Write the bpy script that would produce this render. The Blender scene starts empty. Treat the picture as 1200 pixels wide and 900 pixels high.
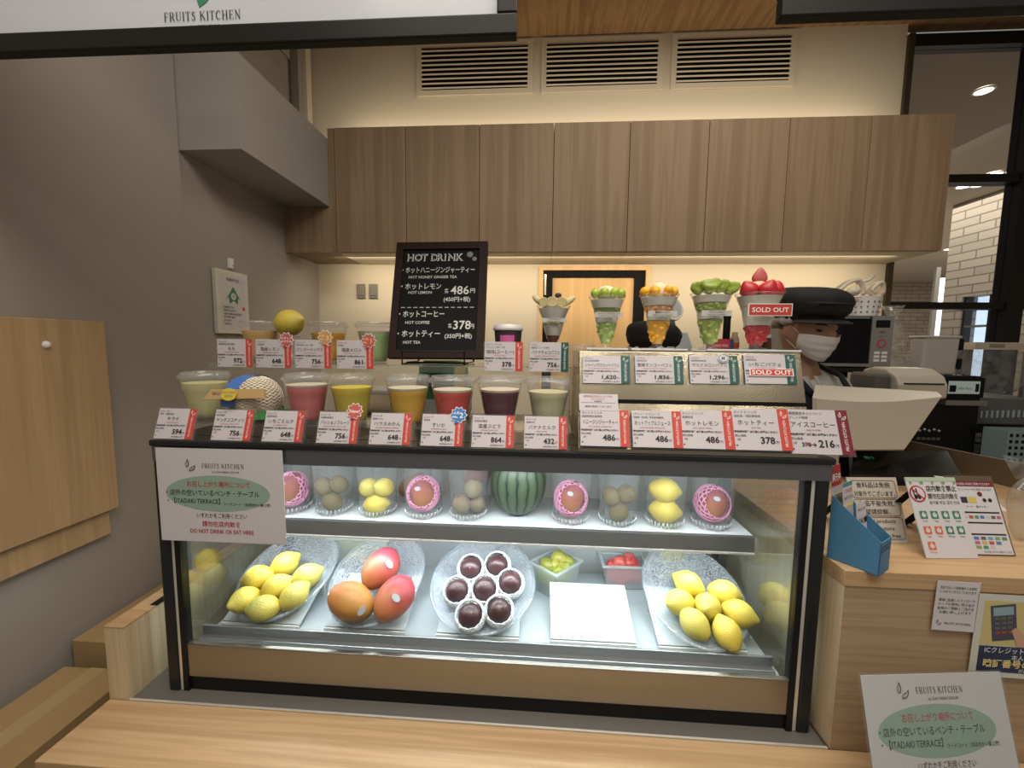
import bpy, bmesh, math, random
from mathutils import Matrix, Vector
random.seed(7)
sc = bpy.context.scene
C = sc.collection
PI = math.pi
# ---------------------------------------------------------------- camera
H = 1.55
F_PX, PITCH, YAW, ROLL = 488.6, .0944, .0643, .01097
def _rot():
    cp, sp, cy, sy, cr, sr = math.cos(PITCH), math.sin(PITCH), math.cos(YAW), math.sin(YAW), math.cos(ROLL), math.sin(ROLL)
    B = Matrix(((1,0,0),(0,0,-1),(0,1,0)))
    return Matrix(((cr,-sr,0),(sr,cr,0),(0,0,1))) @ Matrix(((1,0,0),(0,cp,-sp),(0,sp,cp))) @ B @ Matrix(((cy,sy,0),(-sy,cy,0),(0,0,1)))
RM = _rot()
cam = bpy.data.cameras.new('camera'); cam.sensor_width = 36; cam.lens = F_PX*36/1200; cam.clip_start = .02
co = bpy.data.objects.new('camera', cam); C.objects.link(co)
r0, r1, r2 = RM[0], -RM[1], -RM[2]
co.matrix_world = Matrix(((r0[0],r1[0],r2[0],0),(r0[1],r1[1],r2[1],0),(r0[2],r1[2],r2[2],H),(0,0,0,1)))
sc.camera = co
def _ray(u, v): return RM.transposed() @ Vector((u-600, v-450, F_PX))
def P(u, v, Y):          # the point of the plane Y = const seen at a photo position
    d = _ray(u, v); q = d*(Y/d.y); return Vector((q.x, q.y, q.z+H))
def PZ(u, v, Z):
    d = _ray(u, v); q = d*((Z-H)/d.z); return Vector((q.x, q.y, q.z+H))
def PP(u, v, o, n):      # the point of any plane
    d = _ray(u, v); c = Vector((0,0,H)); return c + d*((Vector(o)-c).dot(n)/d.dot(n))
# ---------------------------------------------------------------- world, lamps, exposure
sc.view_settings.view_transform = 'Standard'; sc.view_settings.look = 'None'
sc.view_settings.exposure = 0.0; sc.view_settings.gamma = 1; sc.view_settings.use_curve_mapping = False
W = bpy.data.worlds.new('world'); sc.world = W; W.use_nodes = True
W.node_tree.nodes['Background'].inputs[0].default_value = (1, .93, .84, 1)
W.node_tree.nodes['Background'].inputs[1].default_value = .22
sc.cycles.transparent_max_bounces = 40; sc.cycles.max_bounces = 8
sc.cycles.caustics_reflective = False; sc.cycles.caustics_refractive = False
sc.cycles.sample_clamp_indirect = 4
def area(name, loc, rot, sx, sy, power, col):
    l = bpy.data.lights.new(name, 'AREA'); l.shape = 'RECTANGLE'; l.size = sx; l.size_y = sy; l.energy = power; l.color = col
    o = bpy.data.objects.new(name, l); C.objects.link(o); o.location = loc; o.rotation_euler = rot; return o
def spot(name, loc, target, power, col, ang=1.2, blend=.6, rad=.05):
    l = bpy.data.lights.new(name, 'SPOT'); l.energy = power; l.color = col; l.spot_size = ang; l.spot_blend = blend; l.shadow_soft_size = rad
    o = bpy.data.objects.new(name, l); C.objects.link(o); o.location = loc
    o.rotation_euler = (Vector(target)-Vector(loc)).to_track_quat('-Z', 'Y').to_euler(); return o
COOL = (.86, .96, 1.0); WARM = (1, .83, .60); NEUT = (1, .92, .80)
area('case_led_upper', (-.12,.835,1.303), (math.radians(28),0,0), 1.2, .02, 5.6, COOL)
area('case_led_lower', (-.12,.965,1.066), (math.radians(8),0,0), 1.2, .02, 2.8, COOL)
area('cove_led', (.35,2.50,2.725), (math.radians(180-62),0,0), 3.1, .03, 5.0, WARM)
area('under_cabinet_led', (.35,2.40,2.035), (math.radians(32),0,0), 3.1, .04, 9, WARM)
area('ceiling_fill', (.2,.0,3.3), (0,0,0), 2.2, 1.2, 52, NEUT)  # unseen broad fill lamp added for the room's general light
area('kitchen_ceiling_panel', (.8,1.55,3.33), (0,0,0), 1.5, .3, 13, NEUT)
spot('downlight_ledge', (-.2,.25,3.2), (-.1,.72,.8), 30, NEUT, .75, .8)
spot('downlight_case', (.35,-.3,3.2), (.1,.95,1.4), 40, NEUT, .5, .9, .08)
for k, x in enumerate((-1.3,-.4,.45,1.3,1.95)):
    q = area('mall_downlight', (x,-1.75,3.25), (0,0,0), .16, .16, 4, NEUT); q.data.shape = 'DISK'
spot('downlight_counter', (1.2,.3,3.2), (.95,.85,1.1), 9, NEUT, .6, .9)
area('corridor_fill', (6.2,6,3.2), (0,0,0), 4, 5, 420, NEUT)  # unseen fill lamp added to brighten the corridor
area('corridor_fill_near', (3.4,4.3,3.2), (0,-.5,0), 1.5, 1.5, 26, NEUT)  # second added fill, turned toward the brick side wall
# ---------------------------------------------------------------- materials
_m = {}
def mat(name, col, rough=.5, metal=0, spec=.5, emit=0, bump=0, bscale=200, var=0, vscale=8, sss=0, coat=0):
    if name in _m: return _m[name]
    m = bpy.data.materials.new(name); m.use_nodes = True; nt = m.node_tree; b = nt.nodes['Principled BSDF']
    c = (*col, 1)
    b.inputs['Base Color'].default_value = c; b.inputs['Roughness'].default_value = rough; b.inputs['Metallic'].default_value = metal
    b.inputs['Specular IOR Level'].default_value = spec
    if coat: b.inputs['Coat Weight'].default_value = coat; b.inputs['Coat Roughness'].default_value = .08
    if sss:
        b.inputs['Subsurface Weight'].default_value = sss; b.inputs['Subsurface Radius'].default_value = (.02,.012,.006); b.inputs['Subsurface Scale'].default_value = .5
    if emit: b.inputs['Emission Color'].default_value = c; b.inputs['Emission Strength'].default_value = emit
    if var or bump:
        tc = nt.nodes.new('ShaderNodeTexCoord')
    if var:
        n = nt.nodes.new('ShaderNodeTexNoise'); n.inputs['Scale'].default_value = vscale; n.inputs['Detail'].default_value = 4
        nt.links.new(tc.outputs['Object'], n.inputs['Vector'])
        mx = nt.nodes.new('ShaderNodeMix'); mx.data_type = 'RGBA'; mx.inputs[6].default_value = tuple(x*(1-var) for x in col)+(1,); mx.inputs[7].default_value = tuple(min(1,x*(1+var)) for x in col)+(1,)
        nt.links.new(n.outputs['Fac'], mx.inputs[0]); nt.links.new(mx.outputs[2], b.inputs['Base Color'])
    if bump:
        n2 = nt.nodes.new('ShaderNodeTexNoise'); n2.inputs['Scale'].default_value = bscale; n2.inputs['Detail'].default_value = 3
        nt.links.new(tc.outputs['Object'], n2.inputs['Vector'])
        bp = nt.nodes.new('ShaderNodeBump'); bp.inputs['Strength'].default_value = bump; bp.inputs['Distance'].default_value = .004
        nt.links.new(n2.outputs['Fac'], bp.inputs['Height']); nt.links.new(bp.outputs[0], b.inputs['Normal'])
    _m[name] = m; return m
def ramp(nt, stops):
    r = nt.nodes.new('ShaderNodeValToRGB'); e = r.color_ramp.elements
    while len(e) < len(stops): e.new(.5)
    for k, (p, c) in enumerate(stops): e[k].position = p; e[k].color = (*c, 1)
    return r
def wood(name, c1, c2, scale, rough=.45, spec=.35):      # scale: per-axis stretch, small along the grain
    if name in _m: return _m[name]
    m = bpy.data.materials.new(name); m.use_nodes = True; nt = m.node_tree; b = nt.nodes['Principled BSDF']
    tc = nt.nodes.new('ShaderNodeTexCoord'); mp = nt.nodes.new('ShaderNodeMapping'); mp.inputs['Scale'].default_value = scale
    oi = nt.nodes.new('ShaderNodeObjectInfo'); ad = nt.nodes.new('ShaderNodeVectorMath'); ad.operation = 'ADD'
    mu = nt.nodes.new('ShaderNodeMath'); mu.operation = 'MULTIPLY'; mu.inputs[1].default_value = 37
    nt.links.new(oi.outputs['Random'], mu.inputs[0]); nt.links.new(tc.outputs['Object'], mp.inputs[0])
    nt.links.new(mp.outputs[0], ad.inputs[0]); nt.links.new(mu.outputs[0], ad.inputs[1])
    n = nt.nodes.new('ShaderNodeTexNoise'); n.inputs['Scale'].default_value = 1; n.inputs['Detail'].default_value = 5; n.inputs['Roughness'].default_value = .62; n.inputs['Distortion'].default_value = .35
    nt.links.new(ad.outputs[0], n.inputs['Vector'])
    mid = tuple((a+b2)/2 for a, b2 in zip(c1, c2))
    r = ramp(nt, [(.3, c1), (.48, mid), (.56, c2), (.7, mid)])
    nt.links.new(n.outputs['Fac'], r.inputs[0]); nt.links.new(r.outputs[0], b.inputs['Base Color'])
    b.inputs['Roughness'].default_value = rough; b.inputs['Specular IOR Level'].default_value = spec
    _m[name] = m; return m
def clear(name, tint=(1,1,1), ior=1.35, rough=.03, haze=0, hazecol=(.9,.95,1), bump=0, bscale=150):
    if name in _m: return _m[name]
    m = bpy.data.materials.new(name); m.use_nodes = True; nt = m.node_tree; nt.nodes.clear()
    out = nt.nodes.new('ShaderNodeOutputMaterial'); tr = nt.nodes.new('ShaderNodeBsdfTransparent'); tr.inputs[0].default_value = (*tint, 1)
    gl = nt.nodes.new('ShaderNodeBsdfGlossy'); gl.inputs['Roughness'].default_value = rough
    lw = nt.nodes.new('ShaderNodeLayerWeight'); lw.inputs[0].default_value = .5; pw = nt.nodes.new('ShaderNodeMath'); pw.operation = 'POWER'; pw.inputs[1].default_value = 5
    f0 = ((ior-1)/(ior+1))**2; fr = nt.nodes.new('ShaderNodeMath'); fr.operation = 'MULTIPLY_ADD'; fr.inputs[1].default_value = 1-f0; fr.inputs[2].default_value = f0
    nt.links.new(lw.outputs['Facing'], pw.inputs[0]); nt.links.new(pw.outputs[0], fr.inputs[0])
    mx = nt.nodes.new('ShaderNodeMixShader'); nt.links.new(fr.outputs[0], mx.inputs[0])
    base = tr.outputs[0]
    if bump:
        tc = nt.nodes.new('ShaderNodeTexCoord'); n = nt.nodes.new('ShaderNodeTexNoise'); n.inputs['Scale'].default_value = bscale; n.inputs['Detail'].default_value = 1
        nt.links.new(tc.outputs['Object'], n.inputs['Vector'])
        bp = nt.nodes.new('ShaderNodeBump'); bp.inputs['Strength'].default_value = bump; bp.inputs['Distance'].default_value = .005
        nt.links.new(n.outputs['Fac'], bp.inputs['Height']); nt.links.new(bp.outputs[0], gl.inputs['Normal'])
    if haze:
        d = nt.nodes.new('ShaderNodeBsdfDiffuse'); d.inputs[0].default_value = (*hazecol, 1)
        tl = nt.nodes.new('ShaderNodeBsdfTranslucent'); tl.inputs[0].default_value = (*hazecol, 1)
        dm = nt.nodes.new('ShaderNodeMixShader'); dm.inputs[0].default_value = .5
        nt.links.new(d.outputs[0], dm.inputs[1]); nt.links.new(tl.outputs[0], dm.inputs[2])
        hm = nt.nodes.new('ShaderNodeMixShader'); hm.inputs[0].default_value = haze
        if bump:
            rr = ramp(nt, [(.40, (haze*.45,)*3), (.60, (min(1,haze*1.55),)*3)]); nt.links.new(n.outputs['Fac'], rr.inputs[0]); nt.links.new(rr.outputs[0], hm.inputs[0])
        nt.links.new(tr.outputs[0], hm.inputs[1]); nt.links.new(dm.outputs[0], hm.inputs[2]); base = hm.outputs[0]
    nt.links.new(base, mx.inputs[1]); nt.links.new(gl.outputs[0], mx.inputs[2]); nt.links.new(mx.outputs[0], out.inputs[0])
    _m[name] = m; return m
def brick(name, c1, c2, mortar, along):
    m = bpy.data.materials.new(name); m.use_nodes = True; nt = m.node_tree; b = nt.nodes['Principled BSDF']
    tc = nt.nodes.new('ShaderNodeTexCoord'); sp = nt.nodes.new('ShaderNodeSeparateXYZ'); cb = nt.nodes.new('ShaderNodeCombineXYZ')
    br = nt.nodes.new('ShaderNodeTexBrick'); br.inputs['Scale'].default_value = 1
    for k, v in (('Color1', c1), ('Color2', c2), ('Mortar', mortar)): br.inputs[k].default_value = (*v, 1)
    br.inputs['Brick Width'].default_value = .34; br.inputs['Row Height'].default_value = .095; br.inputs['Mortar Size'].default_value = .008
    nt.links.new(tc.outputs['Object'], sp.inputs[0]); nt.links.new(sp.outputs[along], cb.inputs[0]); nt.links.new(sp.outputs[2], cb.inputs[1]); nt.links.new(cb.outputs[0], br.inputs[0]); nt.links.new(br.outputs[0], b.inputs['Base Color'])
    b.inputs['Roughness'].default_value = .8; return m
def blend(name, c1, c2, c3, axis=2, lo=-.05, hi=.05, nscale=18, noise=.5, rough=.4, spec=.5, bump=.15, bscale=300, sss=.1):
    # skin of a fruit whose own colour changes from one end to the other
    if name in _m: return _m[name]
    m = bpy.data.materials.new(name); m.use_nodes = True; nt = m.node_tree; b = nt.nodes['Principled BSDF']
    tc = nt.nodes.new('ShaderNodeTexCoord'); sp = nt.nodes.new('ShaderNodeSeparateXYZ'); nt.links.new(tc.outputs['Object'], sp.inputs[0])
    mr = nt.nodes.new('ShaderNodeMapRange'); mr.inputs[1].default_value = lo; mr.inputs[2].default_value = hi; nt.links.new(sp.outputs[axis], mr.inputs[0])
    n = nt.nodes.new('ShaderNodeTexNoise'); n.inputs['Scale'].default_value = nscale; n.inputs['Detail'].default_value = 5; nt.links.new(tc.outputs['Object'], n.inputs['Vector'])
    a = nt.nodes.new('ShaderNodeMath'); a.operation = 'MULTIPLY_ADD'; a.inputs[1].default_value = noise; nt.links.new(n.outputs['Fac'], a.inputs[0]); nt.links.new(mr.outputs[0], a.inputs[2])
    s = nt.nodes.new('ShaderNodeMath'); s.operation = 'SUBTRACT'; s.inputs[1].default_value = noise/2; nt.links.new(a.outputs[0], s.inputs[0])
    r = ramp(nt, [(.15, c1), (.5, c2), (.85, c3)]); nt.links.new(s.outputs[0], r.inputs[0]); nt.links.new(r.outputs[0], b.inputs['Base Color'])
    b.inputs['Roughness'].default_value = rough; b.inputs['Specular IOR Level'].default_value = spec
    if sss: b.inputs['Subsurface Weight'].default_value = sss; b.inputs['Subsurface Radius'].default_value = (.01,.005,.002); b.inputs['Subsurface Scale'].default_value = .5
    n2 = nt.nodes.new('ShaderNodeTexNoise'); n2.inputs['Scale'].default_value = bscale; nt.links.new(tc.outputs['Object'], n2.inputs['Vector'])
    bp = nt.nodes.new('ShaderNodeBump'); bp.inputs['Strength'].default_value = bump; bp.inputs['Distance'].default_value = .006
    nt.links.new(n2.outputs['Fac'], bp.inputs['Height']); nt.links.new(bp.outputs[0], b.inputs['Normal'])
    _m[name] = m; return m
def melon_skin():
    m = bpy.data.materials.new('watermelon_skin'); m.use_nodes = True; nt = m.node_tree; b = nt.nodes['Principled BSDF']
    tc = nt.nodes.new('ShaderNodeTexCoord'); n = nt.nodes.new('ShaderNodeTexNoise'); n.inputs['Scale'].default_value = 45; n.inputs['Detail'].default_value = 5
    nt.links.new(tc.outputs['Object'], n.inputs['Vector'])
    sp = nt.nodes.new('ShaderNodeSeparateXYZ'); nt.links.new(tc.outputs['Object'], sp.inputs[0])
    at = nt.nodes.new('ShaderNodeMath'); at.operation = 'ARCTAN2'; nt.links.new(sp.outputs[0], at.inputs[0]); nt.links.new(sp.outputs[1], at.inputs[1])
    m1 = nt.nodes.new('ShaderNodeMath'); m1.operation = 'MULTIPLY_ADD'; m1.inputs[1].default_value = 16; nt.links.new(at.outputs[0], m1.inputs[0])
    m0 = nt.nodes.new('ShaderNodeMath'); m0.operation = 'MULTIPLY'; m0.inputs[1].default_value = 3.2; nt.links.new(n.outputs['Fac'], m0.inputs[0]); nt.links.new(m0.outputs[0], m1.inputs[2])
    si = nt.nodes.new('ShaderNodeMath'); si.operation = 'SINE'; nt.links.new(m1.outputs[0], si.inputs[0])
    ad = nt.nodes.new('ShaderNodeMath'); ad.operation = 'MULTIPLY_ADD'; ad.inputs[1].default_value = .5; ad.inputs[2].default_value = .5; nt.links.new(si.outputs[0], ad.inputs[0])
    r = ramp(nt, [(0, (.075,.105,.06)), (.80, (.06,.09,.048)), (.93, (.018,.034,.018)), (1, (.012,.026,.014))]); nt.links.new(ad.outputs[0], r.inputs[0])
    nt.links.new(r.outputs[0], b.inputs['Base Color']); b.inputs['Roughness'].default_value = .42; return m
WALL = mat('wall_paint', (.33,.30,.265), .85, bump=.05, bscale=150)
CREAM = mat('cream_paint', (.64,.575,.45), .8)
GREYW = mat('grey_bulkhead_paint', (.34,.32,.29), .85)
CABW = wood('cabinet_veneer', (.235,.158,.095), (.325,.23,.145), (20,20,.6), .5, .25)
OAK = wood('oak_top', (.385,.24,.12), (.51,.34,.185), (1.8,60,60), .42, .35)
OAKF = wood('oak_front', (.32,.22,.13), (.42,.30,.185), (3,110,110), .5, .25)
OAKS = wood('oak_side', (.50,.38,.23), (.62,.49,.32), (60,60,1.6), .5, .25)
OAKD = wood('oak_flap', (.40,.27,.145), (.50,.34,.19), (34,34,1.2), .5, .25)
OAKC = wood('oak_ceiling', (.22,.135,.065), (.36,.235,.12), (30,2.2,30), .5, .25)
DOORW = wood('door_veneer', (.62,.40,.18), (.74,.50,.25), (16,16,.6), .5, .3)
BLACKM = mat('black_metal', (.010,.0095,.009), .4, spec=.2)
BLACK = mat('black_matte', (.010,.010,.010), .75, spec=.12)
DARKF = mat('dark_case_frame', (.03,.032,.034), .3, .6)
STEEL = mat('brushed_steel', (.42,.40,.37), .32, 1, bump=.0)
BRASSY = mat('bronze_steel', (.40,.345,.25), .24, 1); BASEM = mat('base_steel', (.34,.32,.29), .30, 1)
GREYST = mat('grey_steel', (.33,.33,.33), .35, .9)
BRIGHTM = mat('bright_edge', (.85,.82,.75), .25, .6)
TRIMG = mat('grey_trim', (.15,.14,.13), .5, .3)
WHITE = mat('white_plastic', (.8,.8,.78), .4)
WHITED = mat('white_deck', (.40,.45,.47), .35)
CREAMP = mat('cream_plastic', (.72,.66,.55), .4, sss=.0)
PAPER = mat('paper_white', (.58,.56,.58), .6)
CARD = mat('card_lilac_white', (.53,.50,.53), .5)
INK = mat('ink_black', (.015,.015,.018), .6); INKR = mat('ink_red', (.42,.03,.04), .6)
REDT = mat('red_stripe', (.52,.055,.04), .45); GREENT = mat('green_stripe', (.02,.09,.075), .45); MAROON = mat('maroon_stripe', (.17,.015,.03), .45)
WHITEI = mat('ink_white', (.8,.8,.8), .6); CHALK = mat('chalk_white', (.62,.62,.60), .9)
SAGE = mat('sage_green_print', (.26,.38,.30), .6); GREENI = mat('green_print', (.03,.20,.10), .6); ORANGEI = mat('orange_print', (.65,.12,.05), .6)
ACR = clear('clear_acrylic', (.97,.98,.97), 1.35, .05, .05)
CUPM = clear('clear_cup_plastic', (.97,.97,.96), 1.6, .04, .10)
LIDM = clear('clear_lid_plastic', (.95,.95,.93), 1.5, .1, .16)
GLS = clear('case_front_glass', (.985,.995,.99), 1.22, .0)
GLSS = clear('case_side_glass', (.93,.96,.95), 2.3, .0)
GLW = clear('partition_glass', (.93,.93,.92), 1.4, .0)
PGLASS = clear('parfait_glass', (.97,.98,.97), 1.45, .02, .06)
PLATEM = clear('speckled_glass', (.90,.94,.97), 1.6, .08, .42, (.72,.76,.83), bump=.9, bscale=330)
TUB = clear('frosted_tub', (.93,.96,.97), 1.4, .2, .45, (.82,.88,.9))
BAGM = clear('crinkled_clear_bag', (.9,.9,.88), 1.6, .12, .12, bump=1.0, bscale=28)
PINKN = mat('pink_foam', (.9,.33,.56), .6, sss=.15); WHITEN = mat('white_foam', (.85,.85,.87), .6, sss=.1)
LEDM = mat('led_tube', (.9,.97,1), .5, emit=9); LAMPM = mat('downlight_lens', (1,.93,.82), .5, emit=14); DAYM = mat('daylight_sky', (.62,.78,1), .5, emit=1.1)
NAVY = mat('navy_cloth', (.012,.013,.022), .85); SHIRT = mat('white_shirt', (.55,.53,.50), .8); MASK = mat('white_mask', (.72,.70,.69), .8, bump=.1, bscale=60)
CAPM = mat('black_cap_cloth', (.008,.007,.007), .8); SKIN = mat('skin', (.42,.23,.145), .55, sss=.08); HAIR = mat('hairnet_cloth', (.45,.43,.41), .8); HAIRD = mat('dark_hair', (.015,.011,.01), .6)
CARDB = mat('cardboard', (.36,.24,.11), .8, var=.06, vscale=30); TAPE = mat('packing_tape', (.42,.30,.15), .4)
# ---------------------------------------------------------------- mesh builder
def F(o, x=(1,0,0), y=(0,0,1)):
    x = Vector(x).normalized(); y = Vector(y).normalized(); n = x.cross(y).normalized()
    return Matrix(((x.x,y.x,n.x,o[0]),(x.y,y.y,n.y,o[1]),(x.z,y.z,n.z,o[2]),(0,0,0,1)))
_tx = {}
def txt(s, off=0):
    k = (s, off)
    if k not in _tx:
        c = bpy.data.curves.new('t', 'FONT'); c.body = s; c.resolution_u = 2; c.offset = off
        o = bpy.data.objects.new('t', c); me = o.to_mesh()
        v = [tuple(p.co[:2]) for p in me.vertices]; f = [tuple(p.vertices) for p in me.polygons]
        o.to_mesh_clear(); bpy.data.objects.remove(o); bpy.data.curves.remove(c)
        xs = [p[0] for p in v] or [0]
        _tx[k] = (v, f, min(xs), max(xs))
    return _tx[k]
# serif capitals drawn with strokes: (x0,y0,x1,y1,weight)
_SER = {'F':(.56,[(.12,0,.12,1,.12),(.12,.96,.52,.96,.05),(.12,.5,.4,.5,.05),(.5,.78,.5,.98,.04),(0,.02,.26,.02,.04),(.4,.4,.4,.6,.04)]),
 'R':(.68,[(.12,0,.12,1,.12),(.12,.96,.38,.96,.05),(.38,.96,.5,.86,.09),(.5,.86,.5,.62,.11),(.5,.62,.38,.5,.09),(.38,.5,.12,.5,.05),(.34,.5,.6,.02,.12),(0,.02,.26,.02,.04),(.52,.02,.68,.02,.04)]),
 'U':(.74,[(.14,.98,.14,.25,.12),(.14,.25,.24,.06,.09),(.24,.06,.44,.04,.06),(.44,.04,.58,.2,.05),(.58,.2,.58,.98,.06),(.02,.98,.28,.98,.04),(.48,.98,.7,.98,.04)]),
 'I':(.3,[(.14,0,.14,1,.12),(.02,.02,.26,.02,.04),(.02,.98,.26,.98,.04)]),
 'T':(.64,[(.3,0,.3,1,.12),(.02,.96,.58,.96,.05),(.03,.76,.03,.98,.04),(.57,.76,.57,.98,.04),(.18,.02,.42,.02,.04)]),
 'S':(.54,[(.42,.84,.3,.97,.06),(.3,.97,.14,.9,.09),(.14,.9,.1,.72,.11),(.1,.72,.4,.4,.13),(.4,.4,.42,.16,.11),(.42,.16,.28,.03,.08),(.28,.03,.08,.12,.06),(.43,.72,.43,.96,.04),(.06,.04,.06,.28,.04)]),
 'K':(.74,[(.12,0,.12,1,.12),(.14,.44,.56,.96,.05),(.28,.6,.62,.03,.12),(0,.02,.26,.02,.04),(0,.98,.26,.98,.04),(.44,.98,.66,.98,.04),(.5,.02,.74,.02,.04)]),
 'C':(.66,[(.56,.8,.4,.97,.05),(.4,.97,.2,.9,.08),(.2,.9,.08,.68,.11),(.08,.68,.08,.34,.12),(.08,.34,.2,.1,.11),(.2,.1,.4,.03,.08),(.4,.03,.58,.18,.05),(.57,.74,.57,.98,.04)]),
 'H':(.78,[(.14,0,.14,1,.12),(.6,0,.6,1,.12),(.14,.5,.6,.5,.05),(.02,.02,.28,.02,.04),(.02,.98,.28,.98,.04),(.46,.02,.74,.02,.04),(.46,.98,.74,.98,.04)]),
 'E':(.6,[(.12,0,.12,1,.12),(.12,.96,.52,.96,.05),(.12,.5,.4,.5,.05),(.12,.03,.54,.03,.05),(.51,.76,.51,.98,.04),(.54,.02,.54,.26,.04),(.4,.4,.4,.6,.04)]),
 'N':(.78,[(.14,0,.14,1,.05),(.62,0,.62,1,.05),(.12,.98,.62,.02,.12),(.02,.02,.26,.02,.04),(.02,.98,.16,.98,.04),(.5,.98,.74,.98,.04)])}
class MB:
    def __init__(s): s.v = []; s.f = []; s.m = []; s.mats = []
    def mi(s, m):
        if m not in s.mats: s.mats.append(m)
        return s.mats.index(m)
    def add(s, vs, fs, m, M=None):
        k = len(s.v); i = s.mi(m)
        s.v += [tuple(M @ Vector(p)) for p in vs] if M is not None else [tuple(p) for p in vs]
        s.f += [tuple(k+a for a in f) for f in fs]; s.m += [i]*len(fs); return s
    def box(s, a, b, m, M=None):
        (x0,y0,z0),(x1,y1,z1) = a, b
        return s.add([(x0,y0,z0),(x1,y0,z0),(x1,y1,z0),(x0,y1,z0),(x0,y0,z1),(x1,y0,z1),(x1,y1,z1),(x0,y1,z1)],
            [(0,3,2,1),(4,5,6,7),(0,1,5,4),(1,2,6,5),(2,3,7,6),(3,0,4,7)], m, M)
    def hexa(s, p, m): return s.add(p, [(0,3,2,1),(4,5,6,7),(0,1,5,4),(1,2,6,5),(2,3,7,6),(3,0,4,7)], m)
    def prism(s, poly, h0, h1, m, M=None):                    # polygon (counter-clockwise) in local xy, extruded along z
        n = len(poly)
        return s.add([(x,y,h0) for x,y in poly]+[(x,y,h1) for x,y in poly], [tuple(range(n-1,-1,-1)), tuple(range(n,2*n))]+[(i,(i+1)%n,n+(i+1)%n,n+i) for i in range(n)], m, M)
    def lathe(s, prof, m, n=28, M=None, wob=None, cap0=False, cap1=False):
        vs = []; fs = []
        for j, (r, z) in enumerate(prof):
            for i in range(n):
                a = 2*PI*i/n; rr = r*(wob(a, j) if wob else 1); vs.append((rr*math.cos(a), rr*math.sin(a), z))
        for j in range(len(prof)-1):
            for i in range(n): fs.append((j*n+i, j*n+(i+1)%n, (j+1)*n+(i+1)%n, (j+1)*n+i))
        if cap0: fs.append(tuple(range(n-1,-1,-1)))
        if cap1: k = (len(prof)-1)*n; fs.append(tuple(range(k, k+n)))
        return s.add(vs, fs, m, M)
    def tube(s, pts, r, m, n=6, closed=False, M=None):
        pts = [Vector(p) for p in pts]; N = len(pts); vs = []; fs = []
        for k in range(N):
            t = (pts[(k+1) % N]-pts[k-1]) if closed else (pts[min(k+1,N-1)]-pts[max(k-1,0)])
            t = t.normalized() if t.length > 1e-9 else Vector((0,0,1))
            a = t.cross(Vector((0,0,1))) if abs(t.z) < .9 else t.cross(Vector((1,0,0))); a.normalize(); b = t.cross(a)
            rr = r[k] if isinstance(r, (list, tuple)) else r
            for i in range(n): q = 2*PI*i/n; vs.append(tuple(pts[k]+a*(rr*math.cos(q))+b*(rr*math.sin(q))))
        for k in range(N if closed else N-1):
            for i in range(n): fs.append((k*n+i, k*n+(i+1)%n, ((k+1)%N)*n+(i+1)%n, ((k+1)%N)*n+i))
        if not closed: fs += [tuple(range(n-1,-1,-1)), tuple(range((N-1)*n, N*n))]
        return s.add(vs, fs, m, M)
    def ball(s, r, m, M=None, n=20, rings=12, fn=None):
        rx, ry, rz = (r, r, r) if not isinstance(r, (tuple, list)) else r
        vs = [(0,0,-rz)]; fs = []
        for j in range(1, rings):
            t = -PI/2+PI*j/rings
            for i in range(n): a = 2*PI*i/n; vs.append((rx*math.cos(t)*math.cos(a), ry*math.cos(t)*math.sin(a), rz*math.sin(t)))
        vs.append((0,0,rz)); e = len(vs)-1
        for i in range(n): fs.append((0, 1+(i+1)%n, 1+i)); fs.append((e, e-n+i, e-n+(i+1)%n))
        for j in range(rings-2):
            for i in range(n): fs.append((1+j*n+i, 1+j*n+(i+1)%n, 1+(j+1)*n+(i+1)%n, 1+(j+1)*n+i))
        if fn: vs = [fn(Vector(p)) for p in vs]
        return s.add(vs, fs, m, M)
    # flat print on a frame M (x right, y up, z out of the sheet)
    def rect(s, M, x0, y0, x1, y1, m, z=.0004): return s.add([(x0,y0,z),(x1,y0,z),(x1,y1,z),(x0,y1,z)], [(0,1,2,3)], m, M)
    def poly(s, M, pts, m, z=.0004): return s.add([(x,y,z) for x,y in pts], [tuple(range(len(pts)))], m, M)
    def oval(s, M, cx, cy, rx, ry, m, z=.0004, n=40): return s.poly(M, [(cx+rx*math.cos(2*PI*i/n), cy+ry*math.sin(2*PI*i/n)) for i in range(n)], m, z)
    def line(s, M, x0, y0, x1, y1, w, m, z=.0005):
        d = Vector((x1-x0, y1-y0)); n = Vector((-d.y, d.x)).normalized()*(w/2)
        return s.poly(M, [(x0-n.x,y0-n.y),(x1-n.x,y1-n.y),(x1+n.x,y1+n.y),(x0+n.x,y0+n.y)], m, z)
    def ring(s, M, pts, w, m, z=.0005):
        for i in range(len(pts)): a, b = pts[i-1], pts[i]; s.line(M, a[0], a[1], b[0], b[1], w, m, z)
        return s
    def text(s, M, st, x, y, h, m, al='l', maxw=None, off=0, z=.0006, rot=0):
        v, f, lo, hi = txt(st, off)
        w = (hi-lo)*h; sx = h*(maxw/w if maxw and w > maxw else 1); w = (hi-lo)*sx
        x0 = {'l': x, 'c': x-w/2, 'r': x-w}[al]-lo*sx
        if rot: c, q = math.cos(rot), math.sin(rot); pts = [(x+c*(p[0]*sx-lo*sx)-q*p[1]*h, y+q*(p[0]*sx-lo*sx)+c*p[1]*h, z) for p in v]
        else: pts = [(x0+p[0]*sx, y+p[1]*h, z) for p in v]
        return s.add(pts, f, m, M)
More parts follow.
